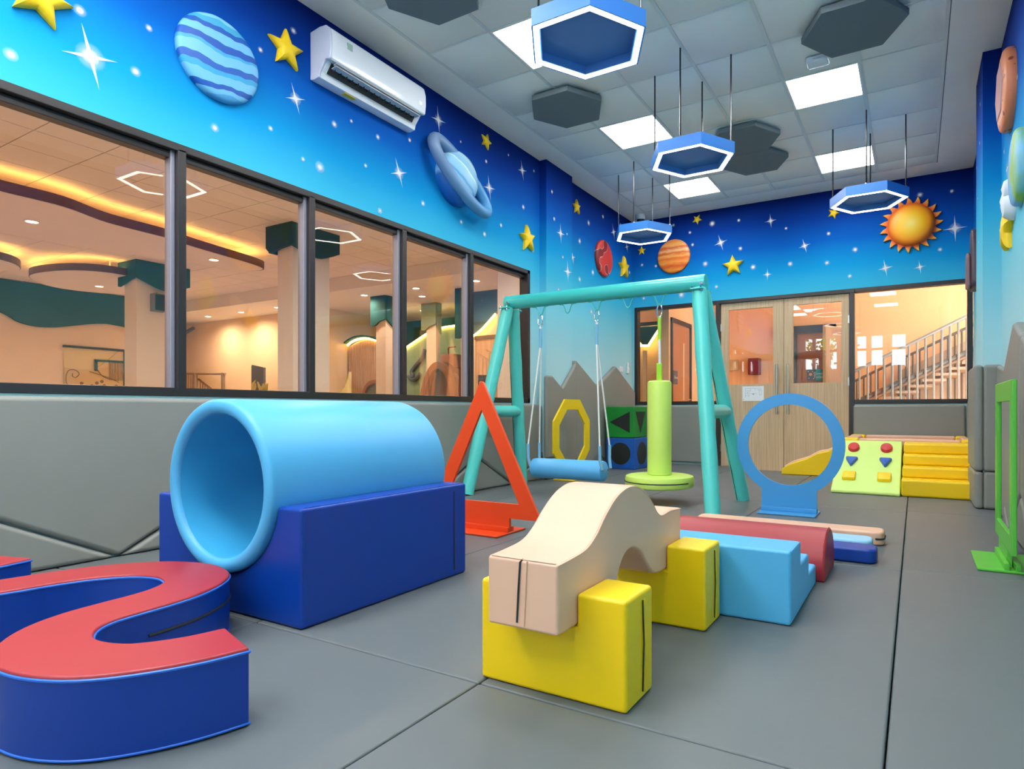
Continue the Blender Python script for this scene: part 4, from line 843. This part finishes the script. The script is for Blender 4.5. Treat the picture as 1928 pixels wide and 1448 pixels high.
DLAB = ['warm downlight in the long curved ceiling island, in the first pane', 'warm downlight near the far tip of the long curved ceiling island', 'warm downlight in the oval ceiling island left of the first column', 'leftmost warm downlight above the lit lobby wall', 'middle warm downlight above the lit lobby wall', 'warm downlight above the lit lobby wall next to the second column', 'warm downlight nearest the mullion in the third pane', 'larger warm downlight in the fourth pane', 'warm downlight near the fifth pane frame', 'warm downlight deeper in the hall, third pane', 'warm downlight deeper in the hall, fourth pane', 'farthest warm downlight over the slatted kiosk', 'farthest warm downlight over the green hill wall']
for k, (x, y, z) in enumerate(DL):
    seen = (DLAB[k] if k < 13 else 'unseen warm round downlight added to light the lobby and corridor')
    t = thing('downlight', seen, 'downlight', (x, y, z), group='warm round downlights beyond the glass' if k < 13 else 'added downlights out of view')
    lathe('trim', [(.085, 0.0), (.088, -.006), (.066, -.008), (.064, 0)], M_lobwhite, t, local=True, n=20, closed=True); lathe('lens', [(0, -.004), (.064, -.004), (.064, -.001), (0, -.001)], M_lens, t, local=True, n=20)
    ld = bpy.data.lights.new('downlight_beam', 'SPOT'); ld.energy = LOBBY_W * (2.2 if 3 <= k <= 5 else 1.0 if k < 13 else 2.2 if k < 20 else .36); ld.color = (1.0, .86, .73) if k < 20 else (1.0, .80, .60); ld.spot_size = math.radians(170); ld.spot_blend = .9; ld.shadow_soft_size = .06
    lo = link(bpy.data.objects.new('downlight_beam', ld)); lo.parent = t; lo.location = (0, 0, -.02)
# teal wave fascia and the far interior window
wf = bpy.data.objects['wall_lobby_far']
FPTS = [(4.2, 3.15), (4.8, 3.05), (5.357, 2.816), (5.612, 2.663), (5.912, 2.605), (6.224, 2.623), (6.55, 2.689), (6.889, 2.771), (7.206, 2.822), (7.425, 2.815), (7.68, 2.782), (8.2, 2.65), (8.65, 2.6)]
prism('wave_fascia', catmull(FPTS, 4) + [(8.65, LZ), (4.2, LZ)], 'x', LX, LX + .08, M_teal, wf)
w5 = struct(link(bpy.data.objects.new('window_5', None)))
box('frame_head', LX, LX + .06, 6.40, 7.70, 2.20, 2.25, M_black, w5); box('frame_jamb', LX, LX + .06, 7.60, 7.68, .9, 2.2, M_teal, w5); box('back_panel', LX, LX + .02, 6.42, 7.6, .9, 2.2, mat('cream_room', (226, 206, 150), rough=.7), w5)
prism('etched_wave', catmull([(6.42, 1.75), (6.75, 1.72), (7.05, 1.78), (7.3, 2.0), (7.5, 2.2)], 4) + [(7.6, 2.2), (7.6, 1.0), (6.42, 1.0)], 'x', LX + .02, LX + .035, mat('etched_cream', (214, 186, 136)), w5)
sw_m = mat('swirl_brown', (130, 108, 84))
for pts in ([(6.45, 1.55), (6.5, 1.68), (6.62, 1.70), (6.70, 1.62), (6.64, 1.53), (6.57, 1.56), (6.58, 1.62)], [(6.9, 1.68), (7.1, 1.62), (7.3, 1.55), (7.5, 1.45)], [(7.05, 1.75), (7.15, 1.6), (7.3, 1.52), (7.5, 1.5)], [(6.45, 1.55), (6.46, 1.4), (6.55, 1.3)]): tube('swirl', catmull([(LX + .045, a, b) for a, b in pts], 5), .008, sw_m, w5, n=5)
for y, z in ((6.75, 1.40), (7.05, 1.42), (7.15, 1.46), (7.2, 1.36), (7.45, 1.36), (6.95, 1.35)): lathe('leaf_print', [(.04, 0), (0, .008)], sw_m, w5, c=(LX + .037, y, z), axis='x', n=8)
box('stair_frame', LX + .035, LX + .05, 7.0, 7.6, 1.92, 1.97, M_teal, w5); box('stair_frame', LX + .035, LX + .05, 7.0, 7.06, 1.7, 1.97, M_teal, w5)
for k in range(9): box('rail_bar', LX + .036, LX + .046, 7.30 + .033 * k, 7.308 + .033 * k, 1.5, 1.92, sw_m, w5)
# columns with teal wave caps
def column(lab, x0, x1, y0, y1, capx, capy, wave_y, wave_x, zt=LZ, mcap=None, h0=-.05):
    t = thing('wave_cap_column', lab, 'column', ((x0 + x1) / 2, (y0 + y1) / 2, h0))
    box('shaft', x0, x1, y0, y1, h0, zt, M_lobwhite, t)
    prism('cap_side', catmull(wave_y, 5) + [(capy[1], zt), (capy[0], zt)], 'x', capx[1] - .05, capx[1], mcap or M_teal, t)
    prism('cap_front', catmull(wave_x, 5) + [(capx[1] - .05, zt), (capx[0], zt)], 'y', capy[0], capy[0] + .05, mcap or M_teal, t)
    box('cap_side', capx[0], capx[0] + .05, capy[0] + .05, capy[1], zt - .38, zt, mcap or M_teal, t)
    return t
column('cream column with teal wavy cap and a speaker, in the first pane', -12.83, -12.40, 5.87, 6.62, (-12.92, -12.28), (5.80, 6.75), [(5.80, 3.20), (6.0, 3.12), (6.23, 3.035), (6.44, 3.04), (6.75, 3.16)], [(-12.92, 3.08), (-12.78, 3.11), (-12.55, 3.17), (-12.33, 3.20)])
column('cream column with teal wavy cap in the middle panes', -8.30, -7.95, 5.83, 6.47, (-8.47, -7.87), (5.75, 6.60), [(5.75, 3.19), (5.9, 3.15), (6.08, 3.10), (6.30, 3.095), (6.60, 3.22)], [(-8.47, 3.20), (-8.36, 3.12), (-8.2, 3.16), (-7.92, 3.19)])
t = thing('wall_speaker', 'dark blue wall speaker on the first lobby column', 'speaker', (-12.4, 6.2, 2.58))
box('cabinet', -12.40, -12.24, 6.09, 6.30, 2.62, 2.95, mat('speaker_grey', (130, 128, 126)), t, bevel=.008); box('grille', -12.24, -12.232, 6.105, 6.285, 2.64, 2.93, mat('speaker_navy', (18, 44, 68)), t); tube('bracket', [(-12.38, 6.19, 2.95), (-12.36, 6.19, 2.98), (-12.41, 6.19, 3.0)], .008, M_chrome, t)
# lit wall, stair railing, kiosk board and plant
struct(box('wall_lobby_lit', -20.0, -12.4, 9.95, 10.1, -.05, LB, mat('lit_wall_paint', (252, 216, 164), rough=.75))); struct(box('wall_lobby_return', -12.5, -12.4, 10.1, 12.6, -.05, LB, M_lobwall))
def PY(u, v, y): p = ony(u, v, y); return (p.x, p.z)
def board(name, px, y, m, parent=None, th=.05, smooth_=0):
    """a board of real thickness standing at depth y, its outline measured from the photograph"""
    pl = [PY(u, v, y) for u, v in px]
    if smooth_: pl = catmull(pl, smooth_, True)
    return prism(name, pl, 'y', y, y + th, m, parent)
M_rail = mat('stair_rail_taupe', (150, 122, 98), rough=.5)
t = thing('stair_gate', 'taupe stair railing and gate in front of the lit lobby wall', 'railing', tuple(ony(380, 745, 9.6).xy) + (-.05,))
def bar_px(nm, u0, v0, u1, v1, y, r, m, t): a, b = ony(u0, v0, y), ony(u1, v1, y); return tube(nm, [a, b], r, m, t, n=8)
for u in (368, 420): p = ony(u, 702, 9.6); tube('post', [(p.x, 9.6, -.05), p], .05, M_rail, t, n=8)
bar_px('rail', 330, 703, 424, 704, 9.6, .03, M_rail, t); bar_px('hand_rail', 318, 715, 364, 738, 9.55, .02, M_rail, t); bar_px('hand_rail', 374, 714, 404, 738, 9.65, .03, M_rail, t)
for k in range(8): u = 334 + 4.2 * k; p = ony(u, 704, 9.6); tube('baluster', [(p.x, 9.6, -.05), p], .012, M_rail, t, n=6)
for k in range(6): u = 377 + 4.5 * k; p = ony(u, 715 + 3.5 * k, 9.65); tube('baluster', [(p.x, 9.65, -.05), p], .012, M_rail, t, n=6)
bar_px('upper_stair_rail', 300, 655, 364, 618, 9.8, .05, mat('stair_grey', (120, 118, 112)), t)
t = thing('display_board', 'dark brown standing board by the lit lobby wall', 'board', tuple(ony(484, 745, 9.4).xy) + (-.05,))
pl = [PY(u, v, 9.4) for u, v in ((474, 687), (496, 692), (496, 745), (474, 745))]; pl[2] = (pl[2][0], -.05); pl[3] = (pl[3][0], -.05)
prism('panel', pl, 'y', 9.4, 9.46, mat('dark_walnut', (92, 76, 66), rough=.5), t); tube('edge_trim', [(pl[0][0] - .02, 9.42, -.05), (pl[0][0] - .01, 9.42, pl[0][1] - .02)], .02, M_dark, t, n=6)
t = thing('lobby_plant', 'plant with yellow curled leaves beyond the window sill', 'plant', tuple(ony(487, 745, 5.0).xy) + (-.05,)); pc = ony(487, 742, 5.0)
lathe('pot', [(0, -.05), (.16, -.05), (.20, .55), (.18, .55), (.17, .5), (0, .5)], mat('pot_clay', (150, 90, 60)), t, c=(pc.x, 5.0, 0), n=24)
def leaf_px(nm, pts, w, m):
    bm = bmesh.new(); A, B = [], []
    for i, (u, v) in enumerate(pts):
        p = ony(u, v, 5.0 + .03 * math.sin(i)); f_ = w * math.sin(PI * (i + .6) / (len(pts) + .2)); A.append(bm.verts.new(p + Vector((-f_, .01, 0)))); B.append(bm.verts.new(p + Vector((f_, -.012, .004))))
    for i in range(len(pts) - 1): bm.faces.new((A[i], B[i], B[i + 1], A[i + 1]))
    bmesh.ops.solidify(bm, geom=bm.faces[:], thickness=.004); finish(nm, bm, m, t, smooth=True)
my, mg = mat('leaf_yellow', (232, 206, 70)), mat('leaf_green', (70, 90, 50))
for pts in (((478, 742), (475, 728), (478, 720), (482, 715)), ((478, 740), (480, 730), (481, 722)), ((492, 742), (489, 730), (485, 719)), ((492, 742), (494, 730), (496, 722)), ((500, 742), (499, 730), (500, 720)), ((503, 742), (502, 732), (504, 722))): leaf_px('leaf', pts, .05, my)
for k in range(9): u = 462 + 5.5 * k; leaf_px('leaf', ((487 + (u - 487) * .3, 760), (u, 742), (u + (u - 487) * .2, 735)), .03, mg)
# play hall seen in the right panes
t = thing('slatted_kiosk', 'wood slatted kiosk with glowing wavy top beyond the third pane', 'kiosk', tuple(ony(685, 745, 10.6).xy) + (-.05,)); M_slat = wood('pale_slat_wood', (196, 152, 112), (216, 176, 136), (20, 20, 1))
top_px = [(656, 652), (664, 646), (675, 641), (688, 639), (700, 640), (716, 645)]
bx0, bx1 = ony(657, 700, 10.6).x, ony(716, 700, 10.6).x
wz = [PY(u, v, 10.6) for u, v in top_px]
prism('back_board', catmull(wz, 3) + [(bx1, -.05), (bx0, -.05)], 'y', 10.66, 10.9, M_slat, t)
bm = bmesh.new(); NS = 20
for k in range(NS):
    xa_ = bx0 + (bx1 - bx0) * k / NS; xb_ = bx0 + (bx1 - bx0) * (k + .72) / NS; f_ = (k + .4) / NS * (len(wz) - 1); i_ = int(f_); z_ = wz[i_][1] + (wz[min(i_ + 1, len(wz) - 1)][1] - wz[i_][1]) * (f_ - i_); bm_box(bm, xa_, xb_, 10.6, 10.66, -.05, z_ - .03)
finish('slats', bm, M_slat, t)['kind'] = 'stuff'
tube('cove_light', catmull([(a, 10.57, b + .02) for a, b in wz], 3), .025, M_cove, t, n=6)
prism('lip', catmull([(a, b + .05) for a, b in wz], 3) + [(a, b + .09) for a, b in reversed(wz)], 'y', 10.45, 10.7, M_teal, t)
t = thing('curved_counter', 'curved counter edge beside the slatted kiosk, its cove glow painted cream', 'counter', tuple(ony(640, 745, 10.4).xy) + (-.05,))
pl = [PY(u, v, 10.25) for u, v in ((632, 744), (634, 744), (637, 742), (648, 730), (655, 712), (657, 700), (657, 745), (640, 752), (632, 752))]; pl += []
prism('band', pl, 'y', 10.25, 10.33, mat('counter_glow_cream', (250, 232, 180)), t); box('plinth', ony(632, 745, 10.25).x, ony(657, 745, 10.25).x, 10.27, 10.33, -.05, PY(616, 750, 10.25)[1], M_lobwall, t)  # cove glow along the counter edge is put into the pale cream colour
def hall_column(lab, u0, u1, u2, y, vtop, mcap):
    a, b = ony(u0, 700, y).x, ony(u1, 700, y).x; xr_ = b; yb_ = onx(u2, 700, xr_).y
    t = thing('hall_column', lab, 'column', ((a + b) / 2, y, -.05)); box('shaft', a, b, y, yb_, -.05, LB, M_lobwall, t); zt = PY(u0, vtop, y)[1]
    prism('cap', catmull([(a - .12, zt - .02), (a, zt - .02), ((a + b) / 2, zt + .06), (b + .03, zt + .10)], 4) + [(b + .03, LB), (a - .12, LB)], 'y', y - .05, y, mcap, t)
    prism('cap_side', catmull([(y, zt + .1), ((y + yb_) / 2, zt - .05), (yb_, zt - .12)], 4) + [(yb_, LB), (y, LB)], 'x', xr_, xr_ + .04, mcap, t); return t
hall_column('cream column with grey-green curled cap beside the slatted kiosk', 708, 726, 752, 9.5, 612, M_teal)
hall_column('slim cream column standing behind the green hill wall', 803, 821, 829, 10.7, 620, mat('sage_paint', (150, 160, 110)))
hall_column('slim cream column at the right of the wooden porthole arch', 868, 880, 884, 9.7, 635, M_teal)
t = thing('green_hill_wall', 'pale green hill-shaped wall with glowing edge in the fourth pane', 'wall panel', tuple(ony(815, 745, 11.2).xy) + (-.05,))
pl = [PY(u, v, 11.2) for u, v in ((758, 662), (770, 652), (785, 642), (803, 630), (820, 622), (840, 616), (872, 612))]
prism('board', catmull(pl, 3) + [(pl[-1][0], -.05), (pl[0][0], -.05)], 'y', 11.2, 11.35, mat('sage_green', (150, 178, 140), rough=.6), t); tube('cove_light', catmull([(a, 11.17, b) for a, b in pl], 3), .02, M_cove, t, n=6)
t = thing('whale_tail_decor', 'grey curved tail decoration hanging on the green hill wall', 'ornament', tuple(ony(785, 715, 11.1).xy) + (PY(785, 715, 11.1)[1],))
tube('tail', catmull([ony(u, v, 11.15) for u, v in ((800, 658), (794, 675), (782, 690), (775, 700), (777, 707), (772, 712))], 4), .05, mat('decor_grey', (96, 104, 110)), t, n=8); tube('fluke', catmull([ony(u, v, 11.15) for u, v in ((769, 708), (776, 715), (784, 712), (791, 704))], 4), .05, mat('decor_grey', (96, 104, 110)), t, n=8)
t = thing('porthole_arch', 'brown wooden submarine-like arch with periscope in the fourth pane', 'play house', tuple(ony(828, 745, 10.0).xy) + (-.05,)); M_arch = mat('arch_brown', (150, 92, 56), rough=.45)
c0 = ony(823, 742, 10.0); rx = ony(855, 742, 10.0).x - c0.x; rz_ = PY(823, 681, 10.0)[1] - .75
o_ = [(c0.x + rx * 1.1 * math.cos(a), .75 + rz_ * math.sin(a)) for a in [PI * k / 24 for k in range(25)]]; i_ = [(c0.x + rx * .82 * math.cos(a), .75 + rz_ * .86 * math.sin(a)) for a in [PI * k / 24 for k in range(25)]]
prism('front_ring', [(o_[0][0], -.05)] + o_ + [(o_[-1][0], -.05), (i_[-1][0], -.05)] + i_[::-1] + [(i_[0][0], -.05)], 'y', 10.0, 10.12, M_arch, t)
prism('hull', [(o_[0][0] + .1, -.05)] + [(a + .1, b) for a, b in o_] + [(o_[-1][0] + .1, -.05)], 'y', 10.12, 10.5, mat('hull_brown', (120, 70, 44), rough=.5), t)
a, b = PY(832, 668, 10.2); a2, b2 = PY(857, 684, 10.2); box('hatch', a, a2, 10.15, 10.5, b2 - .1, b, mat('hatch_brown', (170, 104, 74)), t); pz = [ony(u, v, 10.3) for u, v in ((844, 668), (844, 656), (846, 654), (857, 653))]; tube('periscope', pz, .018, M_arch, t, n=8)
t = thing('small_porthole', 'brown round porthole arch at the foot of the slatted kiosk', 'play house', tuple(ony(700, 745, 10.3).xy) + (-.05,))
c0 = ony(703, 748, 10.3); rr = c0.x - ony(681, 748, 10.3).x; pr = [(c0.x + rr * math.cos(a), c0.z + rr * 1.05 * math.sin(a)) for a in [PI * k / 20 for k in range(21)]]; pi_ = [(c0.x + rr * .8 * math.cos(a), c0.z + rr * .85 * math.sin(a)) for a in [PI * k / 20 for k in range(21)]]
prism('ring', pr + pi_[::-1], 'y', 10.3, 10.4, M_arch, t); prism('glass_back', pi_, 'y', 10.38, 10.4, mat('dull_green', (110, 110, 90)), t); box('plinth', c0.x - rr, c0.x + rr, 10.3, 10.4, -.05, c0.z, M_arch, t)
# wall with the wooden side door, and the white wall in line with the room's back wall
xd0, xd1 = ony(884, 700, 10.2).x, ony(940, 700, 10.2).x
wsd = struct(box('wall_side_door', xd0, xd1 + .8, 10.2, 10.3, -.05, LB, M_lobwall))
board('wave_fascia', [(884, 570), (884, 634), (894, 629), (905, 620), (918, 606), (932, 590), (942, 580), (942, 500), (884, 520)], 10.12, mat('blue_grey_paint', (80, 108, 120), rough=.6), wsd, .08)
tube('cove_light', catmull([ony(u, v, 10.10) for u, v in ((886, 635), (895, 630), (906, 621), (919, 607), (933, 591))], 4), .02, M_cove, wsd, n=6)
d6 = struct(link(bpy.data.objects.new('door_3', None))); board('frame_head', [(893, 633), (942, 629), (942, 636), (893, 640)], 10.13, M_black, d6, .07)
pl = [PY(u, v, 10.16) for u, v in ((895, 640), (942, 636))]; prism('leaf', [pl[0], pl[1], (pl[1][0], -.05), (pl[0][0], -.05)], 'y', 10.16, 10.2, M_slat, d6)
board('sign_plate', [(900, 706), (920, 706), (920, 726), (900, 726)], 10.145, mat('sign_slate', (70, 84, 92)), d6, .012); sp_ = ony(905, 721, 10.14)
lathe('sign_mark', [(.035, -.006), (0, -.008)], mat('sign_pink', (224, 196, 190)), d6, c=(sp_.x, 10.145, sp_.z), axis='y', n=10)
struct(box('wall_white_end', ony(938, 600, 8.55).x, XL - TW, 8.53, 8.70, -.05, LZ + .1, M_lobwhite))

# ---------------------------------------------------------------- corridor behind the doors
struct(box('wall_corridor', -3.4, 3.6, 11.7, 11.8, -.05, LB, mat('corridor_orange_wall', (236, 172, 116), rough=.75))); struct(box('wall_corridor_right', 3.5, 3.6, YB + TW, 12.6, -.05, LB, M_peach))
wst = struct(box('wall_stub', -3.56, -3.40, 9.20, 11.8, -.05, LB, M_peach))
d4 = struct(link(bpy.data.objects.new('door_4', None))); M_tan = mat('tan_door', (196, 128, 82), rough=.45)
box('frame_jamb', -3.40, -3.375, 9.27, 9.33, -.05, 2.25, M_black, d4); box('frame_jamb', -3.40, -3.365, 10.17, 10.24, -.05, 2.25, M_black, d4); box('frame_head', -3.40, -3.37, 9.27, 10.24, 2.19, 2.26, M_black, d4)
box('leaf', -3.40, -3.385, 9.33, 10.17, -.05, 2.19, M_tan, d4); box('vision_slot', -3.386, -3.380, 9.82, 9.90, .95, 1.90, mat('slot_pale', (226, 190, 150)), d4); tube('lever', [(-3.385, 10.08, .96), (-3.33, 10.08, .96), (-3.33, 10.0, .96)], .012, M_steel, d4)
sg = box('sign_plate', -3.386, -3.381, 9.36, 9.56, 1.20, 1.42, mat('sign_grey', (104, 92, 92)), d4); text_mesh('sign_text', 'Brow', .07, mat('sign_white', (235, 230, 226)), d4, (-3.3795, 9.40, 1.29), (PI / 2, 0, PI / 2))
wv = struct(link(bpy.data.objects.new('window_6', None)))
board('upper_wall', [(1185, 560), (1252, 560), (1252, 604), (1185, 610)], 9.9, M_peach, wv, .1); board('frame_head', [(1185, 609), (1250, 604), (1250, 611), (1185, 616)], 9.88, M_black, wv, .1)
pl = [PY(u, 640, 10.9) for u in (1180, 1256)]; box('cream_back', pl[0][0], pl[1][0], 10.9, 10.95, -.05, LB, mat('cream_room2', (222, 200, 150), rough=.7), wv)
board('teal_peak', [(1185, 600), (1250, 600), (1247, 606), (1219, 649), (1209, 649), (1202, 640), (1185, 620)], 10.7, M_teal, wv, .06); tube('cove_light', [ony(u, v, 10.74) for u, v in ((1198, 634), (1208, 651), (1220, 651), (1247, 609))], .03, M_cove, wv, n=6)
board('glass_door_frame', [(1210, 660), (1217, 660), (1217, 770), (1210, 770)], 10.5, mat('pale_frame', (226, 214, 180)), wv, .04)
t = thing('fire_hose_box', 'maroon box on the corridor wall seen through the left door', 'cabinet', tuple(ony(1419, 690, 11.7).xy) + (PY(1419, 705, 11.7)[1],)); M_mar = mat('maroon_metal', (124, 26, 40), rough=.4)
a, b = PY(1408, 675, 11.55); a2, b2 = PY(1430, 705, 11.55); box('case', a, a2, 11.55, 11.7, b2, b, M_mar, t, bevel=.01); box('door_panel', a + .02, a2 - .02, 11.54, 11.55, b2 + .02, b - .02, M_mar, t, bevel=.004)
t = thing('wall_pocket', 'small tan wall pocket on the corridor wall left of the maroon box', 'pocket', tuple(ony(1380, 690, 11.65).xy) + (PY(1380, 697, 11.65)[1],)); a, b = PY(1371, 677, 11.62); a2, b2 = PY(1389, 697, 11.62)
box('back', a, a2, 11.68, 11.7, b2, b, mat('pocket_tan', (200, 160, 110)), t); box('front', a, a2, 11.62, 11.63, b2, b - .06, mat('pocket_tan', (200, 160, 110)), t); box('base', a, a2, 11.63, 11.68, b2, b2 + .01, mat('pocket_tan', (200, 160, 110)), t)
t = thing('twisted_decor', 'dark brown twisted stick decor behind the swing leg', 'ornament', tuple(ony(1334, 745, 10.8).xy) + (-.05,)); p = ony(1334, 735, 10.8)
tube('twist', [(p.x + .03 * math.sin(k * 1.3), 10.8 + .03 * math.cos(k * 1.3), -.05 + k * .055) for k in range(23)], .03, mat('twist_brown', (92, 56, 40)), t, n=8)
d5 = struct(link(bpy.data.objects.new('door_5', None))); M_navy = mat('navy_frame', (34, 42, 70), rough=.4); yD = 11.60
fr_l, fr_r, zt = ony(1493, 650, yD).x, ony(1573, 650, yD).x, PY(1530, 612, yD)[1]
box('frame_head', fr_l - .3, fr_r, yD, yD + .1, zt - .14, zt, M_navy, d5); box('frame_jamb', fr_l - .02, fr_l + .06, yD, yD + .1, -.05, zt, M_navy, d5); box('frame_jamb', fr_r - .08, fr_r, yD, yD + .1, -.05, zt, M_navy, d5)
M_bd = mat('brown_door', (176, 98, 52), rough=.4); box('leaf', fr_l + .06, fr_r - .08, yD + .06, yD + .09, -.05, zt - .14, M_bd, d5)
# half-open wooden leaf in front of it
pa, pb = ony(1549, 618, 10.9), ony(1582, 640, 11.55)
bm = bmesh.new(); x0, y0_, x1, y1_ = pa.x, 10.9, pb.x, 11.58; nx, ny = (y1_ - y0_), -(x1 - x0); L_ = math.hypot(nx, ny); nx, ny = nx / L_ * .05, ny / L_ * .05
vs = [bm.verts.new(q) for z in (-.05, 2.2) for q in ((x0, y0_, z), (x1, y1_, z), (x1 + nx, y1_ + ny, z), (x0 + nx, y0_ + ny, z))]
for f_ in ((0, 1, 2, 3), (7, 6, 5, 4), (0, 4, 5, 1), (1, 5, 6, 2), (2, 6, 7, 3), (3, 7, 4, 0)): bm.faces.new([vs[i] for i in f_])
finish('open_leaf', bm, wood('oak_leaf_edge', (150, 112, 80), (172, 134, 98)), d5)
t = thing('restroom_sign', 'teal and navy Guest Toilet sign seen through the right door', 'sign', tuple(ony(1533, 706, 11.3).xy) + (PY(1533, 716, 11.3)[1],)); yS = 11.50
a, b = PY(1519, 696, yS); a2, b2 = PY(1547, 716, yS); am = a + (a2 - a) * .62; box('navy_half', a, am, yS, yS + .02, b2, b, mat('sign_navy', (22, 52, 80)), t); box('teal_half', am, a2, yS, yS + .02, b2, b, mat('sign_teal', (20, 166, 184)), t)
box('mount', a + .02, a2 - .02, yS + .02, yD + .06, b2 + .02, b - .02, M_navy, t)
h_ = (b - b2); ms = mat('sign_white', (235, 230, 226)); text_mesh('sign_text', 'Guest', h_ * .34, ms, t, (a + (a2 - a) * .46, yS - .002, b2 + h_ * .52)); text_mesh('sign_text', 'Toilet', h_ * .34, ms, t, (a + (a2 - a) * .46, yS - .002, b2 + h_ * .2))
lathe('sign_mark', [(h_ * .14, -.004), (0, -.005)], mat('sign_pinkish', (230, 150, 130)), t, c=(a + (a2 - a) * .26, yS, b2 + h_ * .55), axis='y', n=12)
for q, (fx, fz) in enumerate(((.1, .82), (.4, .8), (.15, .2), (.45, .16))): lathe('sign_dot', [(h_ * .04, -.003), (0, -.004)], ms, t, c=(a + (a2 - a) * fx, yS, b2 + h_ * fz), axis='y', n=8)
# staircase with two railings behind the right window
t = thing('corridor_staircase', 'staircase with grey railings rising to the right behind the right window', 'staircase', tuple(ony(1720, 760, 10.9).xy) + (-.05,)); M_rl = mat('railing_grey', (128, 116, 104), rough=.45); M_rd = mat('railing_dark', (92, 78, 66), rough=.5)
def railing(y, p0, p1, us, r, m):
    bar_px('hand_rail', *p0, *p1, y, r * 1.5, m, t)
    for u in us:
        v = p0[1] + (p1[1] - p0[1]) * (u - p0[0]) / (p1[0] - p0[0]); q = ony(u, v, y); tube('baluster', [(q.x, y, max(-.05, q.z - 1.15)), q], r, m, t, n=6)
railing(10.2, (1600, 703.5), (1850, 581), [1618 + 15.55 * k for k in range(15)], .016, M_rl)
railing(11.2, (1600, 722), (1850, 603), [1613 + 13.2 * k for k in range(18)], .014, M_rd)
bar_px('stringer', 1600, 762, 1850, 650, 10.25, .035, M_rd, t); bar_px('stringer', 1600, 769, 1850, 657, 10.35, .03, mat('stringer_tan', (158, 116, 82)), t)
pl = [PY(u, v, 11.3) for u, v in ((1690, 700), (1850, 628))]; prism('wood_cladding', [pl[0], pl[1], (pl[1][0], -.05), (pl[0][0], -.05)], 'y', 11.3, 11.36, wood('stair_cladding', (170, 122, 84), (192, 146, 106), (6, 6, 1)), t)
for k in range(9):
    x_ = ony(1640 + 24 * k, 760, 10.7).x; z_ = PY(1640 + 24 * k, 756 - 10.7 * k, 10.7)[1]; box('tread', x_, x_ + .30, 10.3, 11.25, z_ - .06, z_ - .02, mat('tread_tan', (180, 140, 104)), t)

# ---------------------------------------------------------------- behind the viewer: climbing boards and trees, seen only mirrored in the panes
YV = 2 * (YB + .043) + 2.9
def vx(u): return ony(u, 700, YV).x
def vz(v): return PY(1660, v, YV)[1]
M_hole = mat('board_hole_white', (240, 240, 236))
for lab, u0, u1, v0, v1, rgb, dots in (('orange climbing board behind the viewer, mirrored in the right window', 1640, 1662, 687, 752, (250, 104, 50), False), ('cyan climbing board behind the viewer, mirrored in the right window', 1672, 1704, 688, 756, (90, 204, 222), False), ('tan pegboard with white dots behind the viewer, mirrored in the window', 1612, 1630, 688, 756, (200, 150, 104), True), ('cyan narrow board behind the viewer, mirrored in the door pane', 1537, 1552, 683, 760, (96, 200, 214), False)):
    t = thing('climbing_board', lab, 'climbing board', ((vx(u0) + vx(u1)) / 2, -2.9, 0)); box('board', vx(u0), vx(u1), -2.98, -2.90, .002, vz(v0), mat('board_%d_%d' % (u0, v0), rgb, rough=.4), t, bevel=.01)
    if dots:
        for k in range(6):
            for q in (.28, .74): lathe('grip_dot', [(.03, -.002), (.025, .012), (0, .015)], M_hole, t, c=(vx(u0) + (vx(u1) - vx(u0)) * q, -2.9, .15 + .29 * k), axis='y', n=10)
lm = mat('tree_leaf_green', (120, 150, 60), rough=.7, var=.3, vscale=3)
for k, (x, z, s) in enumerate(((-2.9, 3.6, 1.3), (-.9, 4.6, 1.1))):
    t = thing('garden_tree', ('leafy garden tree outside behind the viewer, mirrored in the door pane', 'leafy garden tree outside behind the viewer, mirrored in the right window')[k], 'tree', (x, -7.0, -.1))
    tube('trunk', [(x, -7.0, -.1), (x + .1, -7.0, z - .6), (x, -7.0, z)], [.14, .10, .05], mat('bark', (90, 72, 56)), t, n=8); bm = bmesh.new(); rnd = random.Random(k)
    for q in range(420):
        th, ph, rr = rnd.uniform(0, 2 * PI), rnd.uniform(-1, 1), s * rnd.uniform(.4, 1) ; c_ = Vector((x + rr * math.cos(th) * math.sqrt(1 - ph * ph), -7 + rr * math.sin(th) * .7, z + rr * ph)); a_ = Vector((rnd.uniform(-1, 1), rnd.uniform(-1, 1), rnd.uniform(-1, 1))).normalized() * .11; b_ = a_.orthogonal().normalized() * .06
        v4 = [bm.verts.new(c_ + w) for w in (-a_, b_, a_, -b_)]; bm.faces.new(v4)
    finish('leaves', bm, lm, t)['kind'] = 'stuff'
struct(box('ground_outside', -12, 10, -14, YF - .16, -.3, -.12, mat('paving', (170, 165, 155))))
